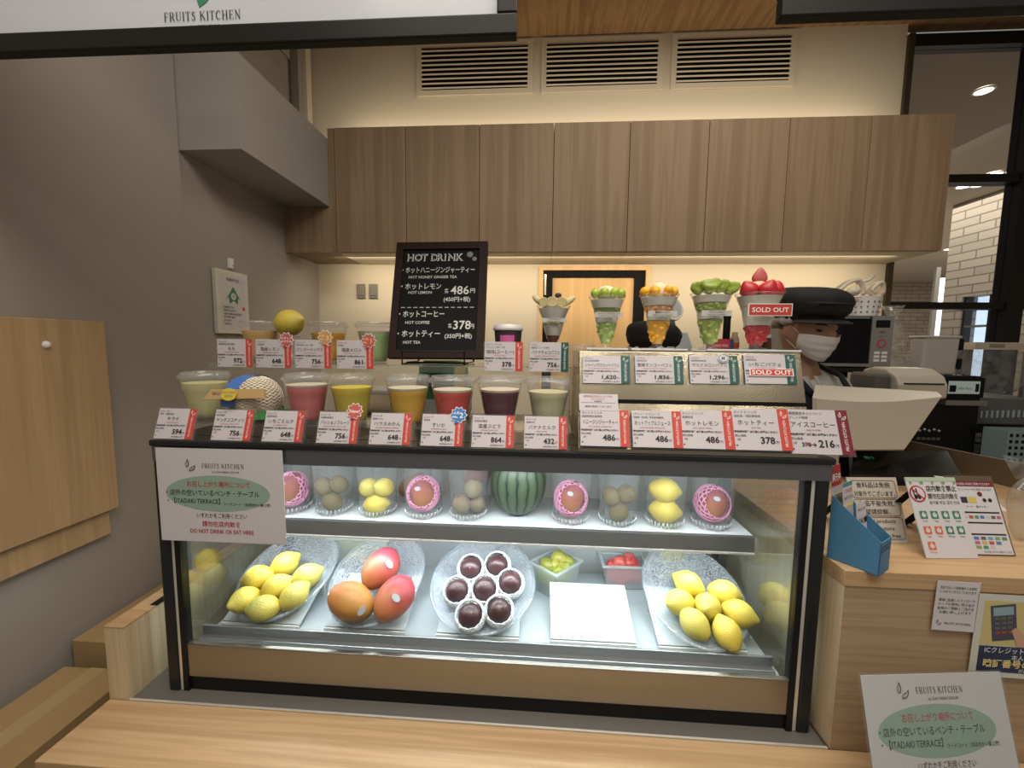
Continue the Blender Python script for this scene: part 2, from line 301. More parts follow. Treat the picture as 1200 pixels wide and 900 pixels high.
    def serif(s, M, st, x, y, h, m, al='c', z=.0006, wt=1):
        w = sum(_SER[c][0]+.1 if c != ' ' else .4 for c in st)*h; x -= {'c': w/2, 'l': 0, 'r': w}[al]
        for c in st:
            if c == ' ': x += .4*h; continue
            for k, (a, b, c2, d, t) in enumerate(_SER[c][1]): s.line(M, x+a*h, y+b*h, x+c2*h, y+d*h, t*h*wt, m, z+k*.00001)
            x += (_SER[c][0]+.1)*h
        return s
    def leaves(s, M, x, y, h, m, z=.0006, fill=False):            # two leaf outlines of the shop's mark
        for pts in (((.13,.34),(.03,.48),(.0,.62),(.05,.76),(.16,.86),(.19,1.04),(.27,.86),(.31,.70),(.30,.55),(.24,.42)), ((.34,.0),(.34,.14),(.42,.28),(.56,.36),(.72,.40),(.88,.54),(.86,.36),(.79,.20),(.66,.09),(.50,.04))):
            q = [(x+a*h, y+b*h) for a, b in pts]
            if fill: s.poly(M, q, m, z)
            else:
                n = len(q)
                for k in range(n): s.line(M, *q[k-1], *q[k], h*(.035 if k < 6 else .075), m, z)
                s.line(M, *q[0], *q[4], h*.03, m, z)
        return s
    def build(s, name, parent=None, smooth=False, bevel=0, world=False, seg=2, sub=0, ang=None):
        me = bpy.data.meshes.new(name)
        off = parent.location if (world and parent is not None) else None
        me.from_pydata([(p[0]-off[0], p[1]-off[1], p[2]-off[2]) for p in s.v] if off is not None else s.v, [], s.f)
        for m in s.mats: me.materials.append(m)
        for p, i in zip(me.polygons, s.m): p.material_index = i
        if smooth: me.polygons.foreach_set('use_smooth', [True]*len(me.polygons))
        if ang: me.set_sharp_from_angle(angle=ang)
        me.update()
        o = bpy.data.objects.new(name, me); C.objects.link(o)
        if parent is not None: o.parent = parent
        if bevel: b = o.modifiers.new('bevel', 'BEVEL'); b.width = bevel; b.segments = seg; b.limit_method = 'ANGLE'
        if sub: q = o.modifiers.new('sub', 'SUBSURF'); q.levels = sub; q.render_levels = sub
        return o
def tag(o, label, cat, group=None):
    o['label'] = label; o['category'] = cat
    if group: o['group'] = group
    return o
def thing(name, label, cat, loc=(0,0,0), rot=(0,0,0), group=None):
    o = bpy.data.objects.new(name, None); C.objects.link(o); o.empty_display_size = .02; o.location = loc; o.rotation_euler = rot
    return tag(o, label, cat, group)
def struct(name, mb, **k): o = mb.build(name, **k); o['kind'] = 'structure'; return o
def dup(root, label, loc, rot=None):
    c = root.copy(); C.objects.link(c); c['label'] = label; c.location = loc
    if rot is not None: c.rotation_euler = rot
    for ch in list(root.children):
        d = ch.copy(); C.objects.link(d); d.parent = c
        for g in list(ch.children): e = g.copy(); C.objects.link(e); e.parent = d
    return c
# ---------------------------------------------------------------- the room
struct('floor', MB().box((-1.6,-2,-.1),(12,12,0), mat('floor_tile', (.28,.25,.21), .5)))
struct('ceiling', MB().box((-1.6,-.6,3.36),(3.9,2.72,3.46), OAKC))
b = MB(); b.box((-1.62,-1.6,0),(-1.42,1.62,3.36), WALL); b.box((-1.62,1.62,0),(-1.428,2.75,3.36), WALL); struct('wall_left', b)
b = MB(); DX0, DX1, DZ = -.009, .667, 2.035
b.box((-1.62,2.65,0),(DX0,2.75,3.36), CREAM); b.box((DX1,2.65,0),(2.03,2.75,3.36), CREAM); b.box((DX0,2.65,DZ),(DX1,2.75,3.36), CREAM); struct('wall_back', b)
b = MB(); b.box((-1.428,1.625,2.295),(-1.168,2.65,2.65), GREYW); struct('trim_1', b)
b = MB(); b.box((-1.428,2.40,2.66),(-1.412,2.47,3.36), TRIMG); b.box((-1.428,2.545,2.66),(-1.405,2.60,3.36), CREAM); b.box((-1.428,1.7,3.12),(-1.416,2.40,3.36), WALL); struct('trim_2', b)
dr = bpy.data.objects.new('door_1', None); C.objects.link(dr); dr.location = (.329,2.66,0); dr['kind'] = 'structure'
b = MB(); b.box((DX0,2.635,0),(DX0+.026,2.75,DZ-.026), DOORW); b.box((DX1-.026,2.635,0),(DX1,2.75,DZ-.026), DOORW); b.box((DX0,2.635,DZ-.026),(DX1,2.75,DZ), DOORW); b.build('door_frame', dr, world=True)
b = MB(); b.box((DX0+.026,2.655,0),(.075,2.75,DZ-.026), BLACK); b.box((.578,2.655,0),(DX1-.026,2.75,DZ-.026), BLACK); b.box((.075,2.655,1.972),(.578,2.75,DZ-.026), BLACK); b.build('door_jamb', dr, world=True)
MB().box((.075,2.675,0),(.578,2.71,1.972), DOORW).build('door_panel', dr, world=True)
b = MB(); b.box((.024,2.645,1.86),(.036,2.657,1.985), BRIGHTM); b.box((.625,2.645,1.83),(.637,2.657,1.90), BRIGHTM); b.build('hinge', dr, world=True)
# partition of glass beside the back wall, and the corridor beyond it
b = MB()
for x0, x1 in ((2.03,2.06),(2.70,2.79),(3.5,3.56)): b.box((x0,2.63,.8),(x1,2.72,3.3), BLACKM if x0 > 2.1 else mat('bronze_post', (.07,.055,.035), .4, .5))
for z0, z1 in ((3.235,3.30),(2.50,2.545),(1.785,1.825),(.8,.85)): b.box((2.06,2.64,z0),(3.9,2.71,z1), BLACKM)
w1 = struct('window_1', b)
for (x0, x1) in ((2.06,2.70),(2.79,3.5)):
    for (z0, z1) in ((2.545,3.235),(1.825,2.50),(.85,1.785)): MB().box((x0,2.672,z0),(x1,2.68,z1), GLW).build('pane', w1)
struct('wall_right', MB().box((3.9,-.6,0),(4.0,2.72,3.36), CREAM))
CORC = mat('corridor_ceiling_paint', (.36,.32,.27), .85)
struct('floor_corridor_bounce', MB().box((2.1,2.72,0),(13.5,12,.004), mat('pale_bounce_floor', (.55,.50,.44), .6)))  # pale layer over the floor, added to bounce light onto the corridor ceiling
struct('trim_3', MB().box((2.05,2.72,3.24),(13.5,12,3.34), CORC))
BR1 = brick('pale_brick_side', (.27,.24,.20), (.33,.29,.24), (.13,.11,.09), 1); BR2 = brick('pale_brick_far', (.30,.25,.20), (.38,.32,.26), (.13,.11,.09), 0)
b = MB(); b.box((4.85,3.3,0),(5.3,4.80,3.24), BR1); b.box((4.85,5.20,0),(5.3,5.43,3.24), BR1); b.box((4.85,4.80,2.15),(5.3,5.20,3.24), BR1); b.box((4.85,4.80,0),(5.3,5.20,1.2), BR1); struct('wall_corridor_side', b)
struct('wall_corridor_far', MB().box((5,11.5,0),(13.5,11.7,3.24), BR2))
w2 = bpy.data.objects.new('window_2', None); C.objects.link(w2); w2.location = (4.95,5.0,1.2); w2['kind'] = 'structure'
b = MB(); b.box((4.87,4.80,1.2),(4.95,4.83,2.15), BLACKM); b.box((4.87,4.90,1.2),(4.93,4.925,2.15), BLACKM); b.box((4.87,5.17,1.2),(4.95,5.20,2.15), BLACKM); b.box((4.87,4.83,1.80),(4.93,5.17,1.825), TRIMG); b.build('window_frame', w2, world=True)
MB().box((5.02,4.80,1.2),(5.03,5.20,2.15), DAYM).build('window_pane', w2, world=True)
b = MB(); b.box((7.58,8.6,.6),(7.68,8.62,2.9), DAYM); b.box((7.50,8.59,.6),(7.58,8.64,3.1), TRIMG); struct('window_3', b)
for i, (u, v) in enumerate(((1153,105),(1165,203),(1182,203),(1130,217.5),(1148,216),(1141,263),(1112,270))):
    Z = 3.238; p = PZ(u, v, Z) if i < 5 else P(u, v, 11.4)
    t = thing('downlight', ['downlight in corridor ceiling behind the glass, the largest and nearest one','left one of the two downlights just above the glass mullion','right one of the two downlights just above the glass mullion','left one of the two downlights just under the glass mullion','right one of the two downlights just under the glass mullion','small downlight seen through glass against the pale brick wall','small downlight seen through glass next to the cabinet end'][i], 'downlight', (p.x,p.y,p.z if i < 5 else 2.9), group='downlights beyond the glass')
    rr = .045 if i == 0 else .06
    if i > 4: t.location = PZ(u, 285 if i == 5 else 292, Z)
    MB().lathe([(rr,0),(rr,-.006)], LAMPM, 20, cap0=True, cap1=True).build('lens', t); MB().lathe([(rr,0),(rr+.012,-.004),(rr+.012,-.01),(rr,-.012)], WHITE, 20).build('trim_ring', t)
# ---------------------------------------------------------------- overhead cabinets, vents, signs
CZ0, CZ1, CY = 2.05, 2.703, 2.3
xs = [-1.127,-.734,-.334,.059,.451,.848,1.242,1.634,2.022]
names = ['overhead wood cabinet at the left end beside the grey bulkhead','second overhead wood cabinet from the left end','third overhead wood cabinet from left, above the chalkboard','fourth overhead wood cabinet, left of the door below','fifth overhead wood cabinet, right above the door','sixth overhead wood cabinet, above the melon parfait','overhead wood cabinet second from the right end','overhead wood cabinet at the right end by the glass']
for i in range(8):
    t = thing('wall_cabinet', names[i], 'cabinet', ((xs[i]+xs[i+1])/2,CY+.18,CZ0), group='overhead wood cabinets along the back wall')
    w = (xs[i+1]-xs[i])/2
    MB().box((-w+.001,-.16,0),(w-.001,.165,CZ1-CZ0), OAKF if 0 else CABW).build('body', t)
    MB().box((-w+.0015,-.18,-.002),(w-.0015,-.161,CZ1-CZ0), CABW).build('door', t, bevel=.001); MB().box((-w+.001,-.159,-.004),(w-.001,.165,-.0005), CREAM).build('underside', t)
t = thing('filler_panel', 'narrow wood filler panel between bulkhead and first overhead cabinet', 'panel', (-1.27,CY+.18,CZ0))
b = MB(); b.box((-.157,-.175,0),(.14,.165,.243), CABW); b.box((.104,-.175,.243),(.14,.165,.653), CABW); b.build('filler_body', t)
for i, (x0, x1, l) in enumerate(((-.768,-.067,'left air vent grille with horizontal louvers below the wood ceiling'),(-.016,.689,'middle air vent grille with horizontal louvers below the wood ceiling'),(.738,1.43,'right air vent grille with horizontal louvers below the wood ceiling'))):
    t = thing('air_vent', l, 'vent', ((x0+x1)/2,2.65,3.045), group='air vents above the cabinets'); w = (x1-x0)/2; h = .30
    b = MB(); b.box((-w,-.012,0),(w,-.001,.03), CREAM); b.box((-w,-.012,h-.03),(w,-.001,h), CREAM); b.box((-w,-.012,.03),(-w+.03,-.001,h-.03), CREAM); b.box((w-.03,-.012,.03),(w,-.001,h-.03), CREAM); b.build('frame', t)
    MB().box((-w+.03,-.003,.03),(w-.03,-.001,h-.03), BLACK).build('duct_backing', t)
    for k in range(9):
        z = .034+k*.0262
        MB().hexa([(-w+.03,-.016,z),(w-.03,-.016,z),(w-.03,-.004,z+.010),(-w+.03,-.004,z+.005),(-w+.03,-.018,z+.008),(w-.03,-.018,z+.008),(w-.03,-.006,z+.013),(-w+.03,-.006,z+.013)], CREAM).build('louver', t)
def hang_sign(name, label, x0, x1, Y, z0, z1, face):
    t = thing(name, label, 'sign', ((x0+x1)/2,Y+.01,z0)); fw = .036
    b = MB(); b.box((x0,Y,z0),(x1,Y+.022,z0+fw), BLACKM); b.box((x0,Y,z1-fw),(x1,Y+.022,z1), BLACKM); b.box((x0,Y,z0+fw),(x0+fw,Y+.022,z1-fw), BLACKM); b.box((x1-fw,Y,z0+fw),(x1,Y+.022,z1-fw), BLACKM); b.build('frame', t, world=True, bevel=.003)
    b = MB(); b.box((x0+fw,Y+.012,z0+fw),(x1-fw,Y+.018,z1-fw), face)
    if 'left' in label:
        M = F((0,Y+.0115,0), (1,0,0), (0,0,1)); c = P(238, 20, Y+.012)
        b.serif(M, 'FRUITS KITCHEN', c.x, c.z-.006, .016, INK); b.poly(M, [(q.x, q.z) for q in (P(u, v, Y+.012) for u, v in ((234,9),(231,1),(233,-10),(245,-17),(250,-14),(247,-3),(241,4)))], GREENI)
        b.text(M, 'by SUN FRESH GROUP', c.x, c.z-.019, .007, INK, 'c')
    b.build('sign_face', t, world=True)
    for x in (x0+.15, x1-.15): MB().tube([(x,Y+.011,z1-.001),(x,Y+.011,3.36)], .006, BLACKM, 8).build('hanging_rod', t, world=True)
hang_sign('hanging_sign', 'white hanging shop sign in black frame at upper left', -1.35, -.05, .80, 2.104, 2.62, mat('sign_white', (.55,.57,.62), .18, coat=.4))
hang_sign('hanging_sign', 'hanging sign at upper right of which only the black frame shows', .405, 1.5, .80, 2.116, 2.62, mat('sign_white', (.6,.62,.66), .2))
# ---------------------------------------------------------------- left wall things, boxes
t = thing('folding_table', 'oak flap table folded down flat against the left wall', 'table', (-1.40,1.0,.91))
b = MB(); b.box((-1.408,.55,.998),(-1.385,1.255,1.608), OAKD); b.build('table_leaf', t, world=True, bevel=.002)
MB().box((-1.419,.55,.915),(-1.40,1.235,.992), OAKD).build('wall_rail', t, world=True, bevel=.002)
MB().ball(.011, WHITE, M=Matrix.Translation((-1.385,1.09,1.535)), n=10, rings=6).build('door_bumper', t, world=True, smooth=True)
t = thing('wall_certificate', 'white framed certificate with green emblem hanging on left wall', 'certificate', (-1.41,1.85,1.6))
a0, a1 = 1.755, 1.955; MB().box((-1.425,a0,1.585),(-1.405,a1,1.868), mat('pale_frame', (.62,.60,.52), .5)).build('frame', t, world=True, bevel=.003)
M = F((-1.4045,a0+.02,1.60), (0,1,0), (0,0,1)); b = MB(); b.rect(M, 0,0,.16,.25, PAPER, 0)
b.poly(M, [(.08,.20),(.055,.165),(.03,.135),(.05,.15),(.055,.12),(.08,.135),(.105,.12),(.11,.15),(.13,.135),(.105,.165)], GREENI); b.oval(M,.08,.155,.016,.016, PAPER, .0006); b.text(M,'R',.08,.148,.02,GREENI,'c',z=.0008)
b.text(M,'営業許可証',.08,.222,.016,INK,'c')
for k, (y, s) in enumerate(((.10,'営業者の氏名'),(.085,'営業所の所在地'),(.07,'営業の種類 飲食店営業'),(.055,'許可番号 第号'),(.04,'許可期限'),(.025,'保健所長'))): b.text(M, s, .015, y, .011, INK)
b.rect(M,.135,.095,.15,.11, INKR); b.build('certificate_sheet', t, world=True)
b = MB(); b.box((-1.428,1.86,1.885),(-1.418,1.885,1.93), WHITE); b.tube([(-1.414,1.872,1.90),(-1.405,1.872,1.893),(-1.405,1.872,1.868)], .002, GREYST); b.build('adhesive_hook', t, world=True)
t = thing('light_switch', 'left grey switch plate on the cream back wall', 'switch', (-1.145,2.648,1.88)); b = MB(); b.box((-.028,-.008,-.045),(.028,0,.045), mat('grey_switch', (.2,.19,.17), .4)); b.build('switch_plate', t, bevel=.002)
MB().box((-.02,-.012,-.03),(.02,-.007,.03), mat('grey_switch', (.2,.19,.17), .4)).build('rocker', t, bevel=.002); dup(t, 'right grey switch plate on the cream back wall', (-1.065,2.648,1.88))
tag(t, t['label'], 'switch', 'switch plates on the back wall'); 
bpy.data.objects['light_switch.001']['group'] = 'switch plates on the back wall'
def carton(label, x0, y0, z0, x1, y1, z1, cat='box'):
    t = thing('cardboard_box', label, cat, ((x0+x1)/2,(y0+y1)/2,z0), group='cardboard boxes by the left wall')
    MB().box((x0,y0,z0),(x1,y1,z1), CARDB).build('carton', t, world=True, bevel=.003)
    xm = (x0+x1)/2; b = MB(); b.box((xm-.025,y0-.0005,z1-.08),(xm+.025,y1,z1+.0006), TAPE); b.build('packing_tape', t, world=True)
carton('large cardboard box nearest in the lower left corner', -1.385, .30, 0, -1.165, 1.06, .59)
carton('cardboard box behind the nearest box by the wall', -1.405, 1.10, 0, -1.0, 1.50, .64)
carton('dark cardboard box farthest back beside the display case', -1.405, 1.54, 0, -1.05, 1.9, .93)
# ---------------------------------------------------------------- counters
LZ = .785
t = thing('serving_ledge', 'oak ledge counter in front of and under the display case', 'counter', (-.1,.9,0))
b = MB(); b.box((-.905,.633,LZ-.04),(1.6,.7675,LZ), OAK); b.build('ledge_top', t, world=True, bevel=.0015)
b = MB(); b.box((-.862,.7685,LZ-.04),(.565,1.24,LZ-.002), TRIMG); b.build('base_tray', t, world=True)
MB().box((-.862,.768,LZ-.004),(.565,.772,LZ+.002), BRIGHTM).build('edge_strip', t, world=True)
b = MB(); b.box((-.858,.67,0),(.56,1.24,LZ-.041), OAKF); b.build('cabinet_body', t, world=True)
t = thing('side_counter_panel', 'upright oak panel at the left end of the display case', 'panel', (-.885,1.0,LZ))
b = MB(); b.box((-.908,.77,LZ-.04),(-.863,1.6,.9475), OAKS); b.build('panel_body', t, world=True, bevel=.001)
b = MB(); b.box((-.9082,.7698,.945),(-.8628,1.6,.9485), OAK); b.build('top_edge', t, world=True)
b = MB(); b.box((-.878,.845,.9482),(-.860,.885,.9492), BLACK); b.build('catch_plate', t, world=True)
TZ = 1.143
t = thing('checkout_counter', 'oak checkout counter right of the display case', 'counter', (1.2,1.0,0))
top = [(.568,.769),(3.2,.769),(3.2,1.2),(1.75,1.45),(1.5,1.72),(1.28,1.72),(1.12,1.36),(.568,1.36)]
MB().prism(top, TZ-.03, TZ, OAK).build('counter_top', t, world=True, bevel=.001)
MB().prism([(.57,.7705),(3.2,.7705),(3.2,1.2),(1.75,1.44),(1.5,1.70),(1.28,1.70),(1.12,1.34),(.57,1.34)], 0, TZ-.03, OAKF).build('counter_body', t, world=True)
MB().box((.5685,.770,LZ),(.5700,1.33,TZ-.031), OAKS).build('side_panel', t, world=True)
BCZ = .92
t = thing('back_counter', 'dark work counter along the back wall behind staff', 'counter', (.8,2.35,0))
MB().box((-1.3,2.08,BCZ-.03),(3.4,2.62,BCZ), GREYST).build('worktop', t, world=True); MB().box((-1.3,2.1,0),(-.05,2.62,BCZ-.03), GREYST).build('base_unit', t, world=True); MB().box((.7,2.1,0),(3.4,2.62,BCZ-.03), GREYST).build('base_unit', t, world=True)
# ---------------------------------------------------------------- refrigerated display case
CX0, CX1, CYF, CYB, CB, CT = -.80, .55, .80, 1.22, LZ-.001, 1.345
case = thing('display_case', 'glass-fronted refrigerated display case with black frame full of fruit', 'display case', (-.125,1.0,CB))
def cp(name, mb, **k): return mb.build(name, case, world=True, **k)
for x0, x1, s in ((CX0,CX0+.024,-1),(CX1-.024,CX1,1)):
    cp('corner_post', MB().box((x0,CYF,CB),(x1,CYF+.03,CT-.034), DARKF), bevel=.003)
    xi = x1 if s < 0 else x0-.008; cp('bright_edge_strip', MB().box((xi,CYF+.004,CB),(xi+.008,CYF+.024,CT-.034), BRIGHTM))  # bright metal strip stands in for the lit edge of the glass
    xj = xi+.008 if s < 0 else xi-.012; cp('inner_post', MB().box((xj,CYF+.002,CB),(xj+.012,CYF+.02,CT-.034), BLACKM))
    cp('rear_post', MB().box((x0,CYB-.03,CB),(x1,CYB,CT-.034), DARKF))
b = MB(); b.box((CX0-.004,CYF-.004,CT-.013),(CX1+.006,CYF+.05,CT), DARKF); b.box((CX0-.004,CYF+.05,CT-.034),(CX1+.006,CYB,CT), DARKF); cp('top_panel', b, bevel=.003)
cp('front_trim', MB().box((CX0,CYF-.001,CT-.044),(CX1,CYF+.02,CT-.013), mat('grey_frame', (.16,.17,.185), .3, .7)))
cp('front_glass', MB().box((CX0+.045,CYF+.006,CB+.1),(CX1-.045,CYF+.011,CT-.034), GLS))
for x in (CX0+.04, CX1-.045): cp('side_glass', MB().box((x,CYF+.022,CB+.08),(x+.005,CYB-.03,CT-.034), GLSS))
cp('base_front', MB().box((CX0+.04,CYF+.004,CB+.032),(CX1-.04,CYF+.016,CB+.108), BASEM), bevel=.002)
cp('kick_gap_shade', MB().box((CX0+.04,CYF+.008,CB),(CX1-.04,CYF+.02,CB+.032), BLACKM))  # black strip puts the gap's dark reflection into the foot of the base
DKZ = .878
cp('deck', MB().box((CX0+.045,CYF+.016,DKZ-.02),(CX1-.045,CYB-.03,DKZ), WHITED))
b = MB(); b.box((-.755,.845,DKZ),(.497,.852,.907), GREYST); b.box((-.755,.832,DKZ-.001),(.497,.848,DKZ+.008), GREYST); cp('deck_rail', b, bevel=.002)
SZ, SY = 1.117, .955
cp('shelf', MB().box((-.752,SY+.004,SZ-.012),(.499,1.16,SZ), mat('shelf_white', (.72,.75,.76), .3))); b = MB(); b.box((-.753,SY-.006,SZ-.038),(.5,SY+.004,SZ+.001), GREYST); b.box((-.753,SY-.008,SZ-.042),(.5,SY+.012,SZ-.036), BRIGHTM); cp('shelf_rail', b, bevel=.0015)
cp('led_tube', MB().tube([(-.74,.838,1.309),(.49,.838,1.309)], .005, LEDM, 8)); cp('led_tube', MB().tube([(-.74,.972,SZ-.018),(.49,.972,SZ-.018)], .004, LEDM, 8))
RD = clear('back_door_glass', (.85,.88,.9), 1.5, .1, .62, (.86,.90,.92))
for x0, x1, y in ((-.757,-.10,CYB-.035),(-.12,.505,CYB-.028)):
    d = cp('sliding_door', MB().box((x0,y,DKZ),(x1,y+.005,CT-.036), RD)); b = MB()
    for q0, q1 in ((x0,x0+.02),(x1-.02,x1)): b.box((q0,y-.002,DKZ),(q1,y+.007,CT-.036), GREYST)
    o = b.build('door_stile', None); o.parent = d; o.location = (0,0,0); d.location = (0,0,0)
    for vv in o.data.vertices: vv.co -= Vector(case.location)
cp('led_strip', (lambda b: [b.box((-.74+i*.0205,.846,1.2985),(-.728+i*.0205,.852,1.3045), LEDM) for i in range(60)] and b)(MB()))
# ---------------------------------------------------------------- fruit
def lemon_fn(p):
    t = p.z/.036
    k = 1-.10*t*t
    z = p.z + (.006*max(0, t-.86)/.14 if t > .86 else 0) - (.003*max(0, -t-.8)/.2 if t < -.8 else 0)
    if t > .9: k *= .9
    return (p.x*k, p.y*k, z)
LEM = blend('lemon_skin', (.60,.42,.05), (.68,.52,.07), (.62,.52,.10), nscale=30, lo=-.06, hi=.06, rough=.38, bump=.35, bscale=420)
LEMG = blend('greenish_lemon_skin', (.60,.46,.06), (.56,.48,.10), (.44,.43,.11), nscale=30, lo=-.06, hi=.06, rough=.38, bump=.35, bscale=420)
MANG = blend('mango_skin', (.42,.19,.045), (.38,.12,.045), (.27,.045,.045), nscale=22, rough=.45, spec=.25, bump=.15, bscale=380, sss=0)
MANGR = blend('red_mango_skin', (.42,.19,.05), (.36,.085,.045), (.33,.035,.05), lo=-.075, hi=.045, nscale=22, rough=.42, spec=.35, sss=0, bump=.08, bscale=500)
MANGO_O = blend('orange_mango_skin', (.40,.18,.04), (.40,.155,.04), (.36,.09,.035), lo=-.05, hi=.09, nscale=22, rough=.42, spec=.35, sss=0, bump=.08, bscale=500)
KIWI = blend('kiwi_skin', (.17,.12,.05), (.22,.165,.075), (.16,.115,.055), nscale=60, rough=.85, spec=.15, bump=.5, bscale=900)
KIWIP = blend('pale_kiwi_skin', (.22,.18,.10), (.26,.215,.125), (.25,.155,.11), nscale=60, rough=.85, spec=.15, bump=.4, bscale=900)
PLUM = blend('dark_purple_skin', (.022,.007,.010), (.034,.010,.013), (.055,.018,.018), nscale=25, rough=.3, bump=.12, bscale=500, sss=0)
_mesh = {}
def fruit(name, label, cat, loc, axis, kind, scale=1, group=None, roll=0):
    z = Vector(axis).normalized(); q = z.to_track_quat('Z', 'Y')
    key = kind
    if key not in _mesh:
        b = MB()
        if 'lemon' in kind: b.ball((.030,.030,.036), LEMG if 'green' in kind else LEM, fn=lemon_fn, n=22, rings=18)
        elif 'mango' in kind:
            b.ball((.040,.036,.052), {'mango':MANG,'mango_red':MANGR,'mango_orange':MANGO_O}[kind], fn=lambda p: (p.x*(1+1.5*p.z)+.12*p.z*abs(p.z)/.05, p.y*(1+1.2*p.z), p.z), n=24, rings=16)
            b.tube([(.003,0,.050),(.005,0,.0545)], .003, mat('fruit_stem', (.12,.07,.03), .8), 6)
        elif 'kiwi' in kind:
            b.ball((.026,.025,.031), KIWIP if 'pale' in kind else KIWI, n=20, rings=14, fn=lambda p: (p.x, p.y, p.z*(1-.06*(p.z/.031)**2)))
            b.lathe([(.0005,.0318),(.0035,.0305),(.004,.029)], mat('fruit_stem', (.12,.07,.03), .8), 8)
        elif kind == 'plum':
            b.ball((.027,.027,.026), PLUM, n=24, rings=16); b.ball(.0022, mat('plum_tip', (.30,.16,.13), .5), M=Matrix.Translation((.004,.003,.0262)), n=8, rings=5)
        _mesh[key] = b
    o = _mesh[key].build(name, smooth=True) if not isinstance(_mesh[key], bpy.types.Mesh) else None
    if not isinstance(_mesh[key], MB): pass
    me = _mesh.get('me_'+key)
    if me is None: _mesh['me_'+key] = o.data
    else: old = o.data; o.data = me; bpy.data.meshes.remove(old)
    o.location = loc; o.rotation_mode = 'QUATERNION'; from_roll = Matrix.Rotation(roll, 4, 'Z').to_quaternion(); o.rotation_quaternion = q @ from_roll; o.scale = (scale,)*3
    return tag(o, label, cat, group)
def sticker(parent, d, r, s=.011):        # small oval fruit label lying on the skin, d = direction in the fruit's own axes
    d = Vector(d).normalized(); x = d.cross(Vector((0,0,1))).normalized(); y = d.cross(x)*-1
    M = F(Vector((d.x*r[0], d.y*r[1], d.z*r[2]))*1.015, x, y); b = MB()
    n = 24; b.prism([(s*.9*math.cos(2*PI*i/n), s*.62*math.sin(2*PI*i/n)) for i in range(n)], -.0012, .0006, mat('sticker_silver', (.36,.37,.38), .4), M)
    b.ring(M, [(s*.75*math.cos(2*PI*i/n), s*.5*math.sin(2*PI*i/n)) for i in range(n)], .0012, GREENI, .0008); b.leaves(M, -.005, -.005, .011, INK, .0009, True)
    o = b.build('fruit_sticker', parent); o['label'] = 'small white oval sticker'; return o
def net_mesh(rx, ry, rz, t0, t1, n, rows, r, m, ruffle=0):
    b = MB()
    for s in (1, -1):
        for k in range(n):
            pts = []
            for j in range(rows+1):
                t = t0+(t1-t0)*j/rows; a = 2*PI*k/n + s*PI*j/rows*1.15; w = 1+ruffle*(j/rows)**3*math.cos(n*a)
                pts.append((rx*math.sin(t)*math.cos(a)*w, ry*math.sin(t)*math.sin(a)*w, -rz*math.cos(t)))
            b.tube(pts, r, m, 4)
    return b
_plumnet = net_mesh(.0345,.0345,.032, .5, 2.12, 13, 10, .0015, WHITEN)
_pnet = net_mesh(.0525,.052,.060, .25, 2.30, 12, 16, .0021, PINKN)
def share(mbx, name, parent, key, **k):
    me = _mesh.get(key)
    if me is None: o = mbx.build(name, parent, **k); _mesh[key] = o.data; return o
    o = bpy.data.objects.new(name, me); C.objects.link(o); o.parent = parent; return o
# boards and plates on the deck
BOARD = mat('board_white', (.45,.50,.51), .4)
TH = math.radians(20); SL = Vector((0, math.cos(TH), math.sin(TH))); NR = Vector((0, -math.sin(TH), math.cos(TH)))
BO = Vector((0,.887,.890))
bl = ['under the left plate of lemons','under the plate of three mangoes','under the plate of dark purple fruits','standing empty left of the right lemon plate','under the right plate of lemons']
for i, x in enumerate((-.645,-.395,-.13,.132,.37)):
    t = thing('display_board', 'sloped white plastic board '+bl[i], 'display board', (x,.887,DKZ+.0005), group='sloped white boards on the lower deck')
    hw = .095; M = F((0,0,.012), (1,0,0), SL); MB().box((-hw,0,-.004),(hw,.150,0), BOARD, M).build('slope', t, bevel=.001)
    b = MB(); yb = .146*SL.y; b.box((-hw+.01,yb-.004,.0),(hw-.01,yb,.006+.146*SL.z), WHITE); b.box((-hw,-.004,0),(hw,0,.009), WHITE); b.build('support', t)
RIMM = clear('clear_rim_glass', (.90,.93,.95), 1.9, .08, .25, (.75,.82,.88))
def plate(label, cx, a, bb, off):
    t = thing('serving_plate', label, 'plate', BO+Vector((cx,0,0))+SL*(off+.010)+NR*.006, (TH,0,0), group='textured clear plates of fruit on the lower deck')
    prof = [(.001,.003),(.55,.003),(.72,.006),(.86,.014),(.95,.021),(.985,.0225)]
    b = MB(); b.lathe(prof, PLATEM, 56); b.v = [(x*a, y*bb, z) for x, y, z in b.v]; b.build('plate_body', t, smooth=True)
    b = MB(); b.tube([(a*math.cos(2*PI*k/56), bb*math.sin(2*PI*k/56), .0225) for k in range(56)], .0036, RIMM, 8, True); b.build('rim', t, smooth=True)
    return t
pl = [(-.638,.111,.142,.115),(-.402,.113,.142,.115),(-.131,.128,.140,.110),(.382,.114,.145,.110)]
for (cx, a, bb, off), l in zip(pl, ('oval speckled clear plate holding lemons at the left end','oval speckled clear plate holding three mangoes','round speckled clear plate holding seven dark purple fruits','oval speckled clear plate holding lemons at the right end')): plate(l, cx, a, bb, off)
def on_plate(u, v, lift): return PP(u, v, BO+NR*lift, NR)
def inplane(deg, up=0): a = math.radians(deg); return Vector((1,0,0))*math.cos(a)+SL*math.sin(a)+NR*up
L1 = [((302,677),-160,0,'lemon','upper left lemon on the left plate'),((334,661),50,.1,'lemon','topmost lemon on the left plate'),((287,703),245,.5,'lemon','lower left lemon on the left plate with tip toward the glass'),((324,688),30,.3,'lemon','middle lemon on the left plate, ringed by six others'),((360,675),40,0,'lemon_green','rightmost lemon on the left plate'),((309,713),195,.1,'lemon_green','frontmost lemon on the left plate'),((345,698),60,.1,'lemon_green','greenish lemon at the lower right of the left plate')]
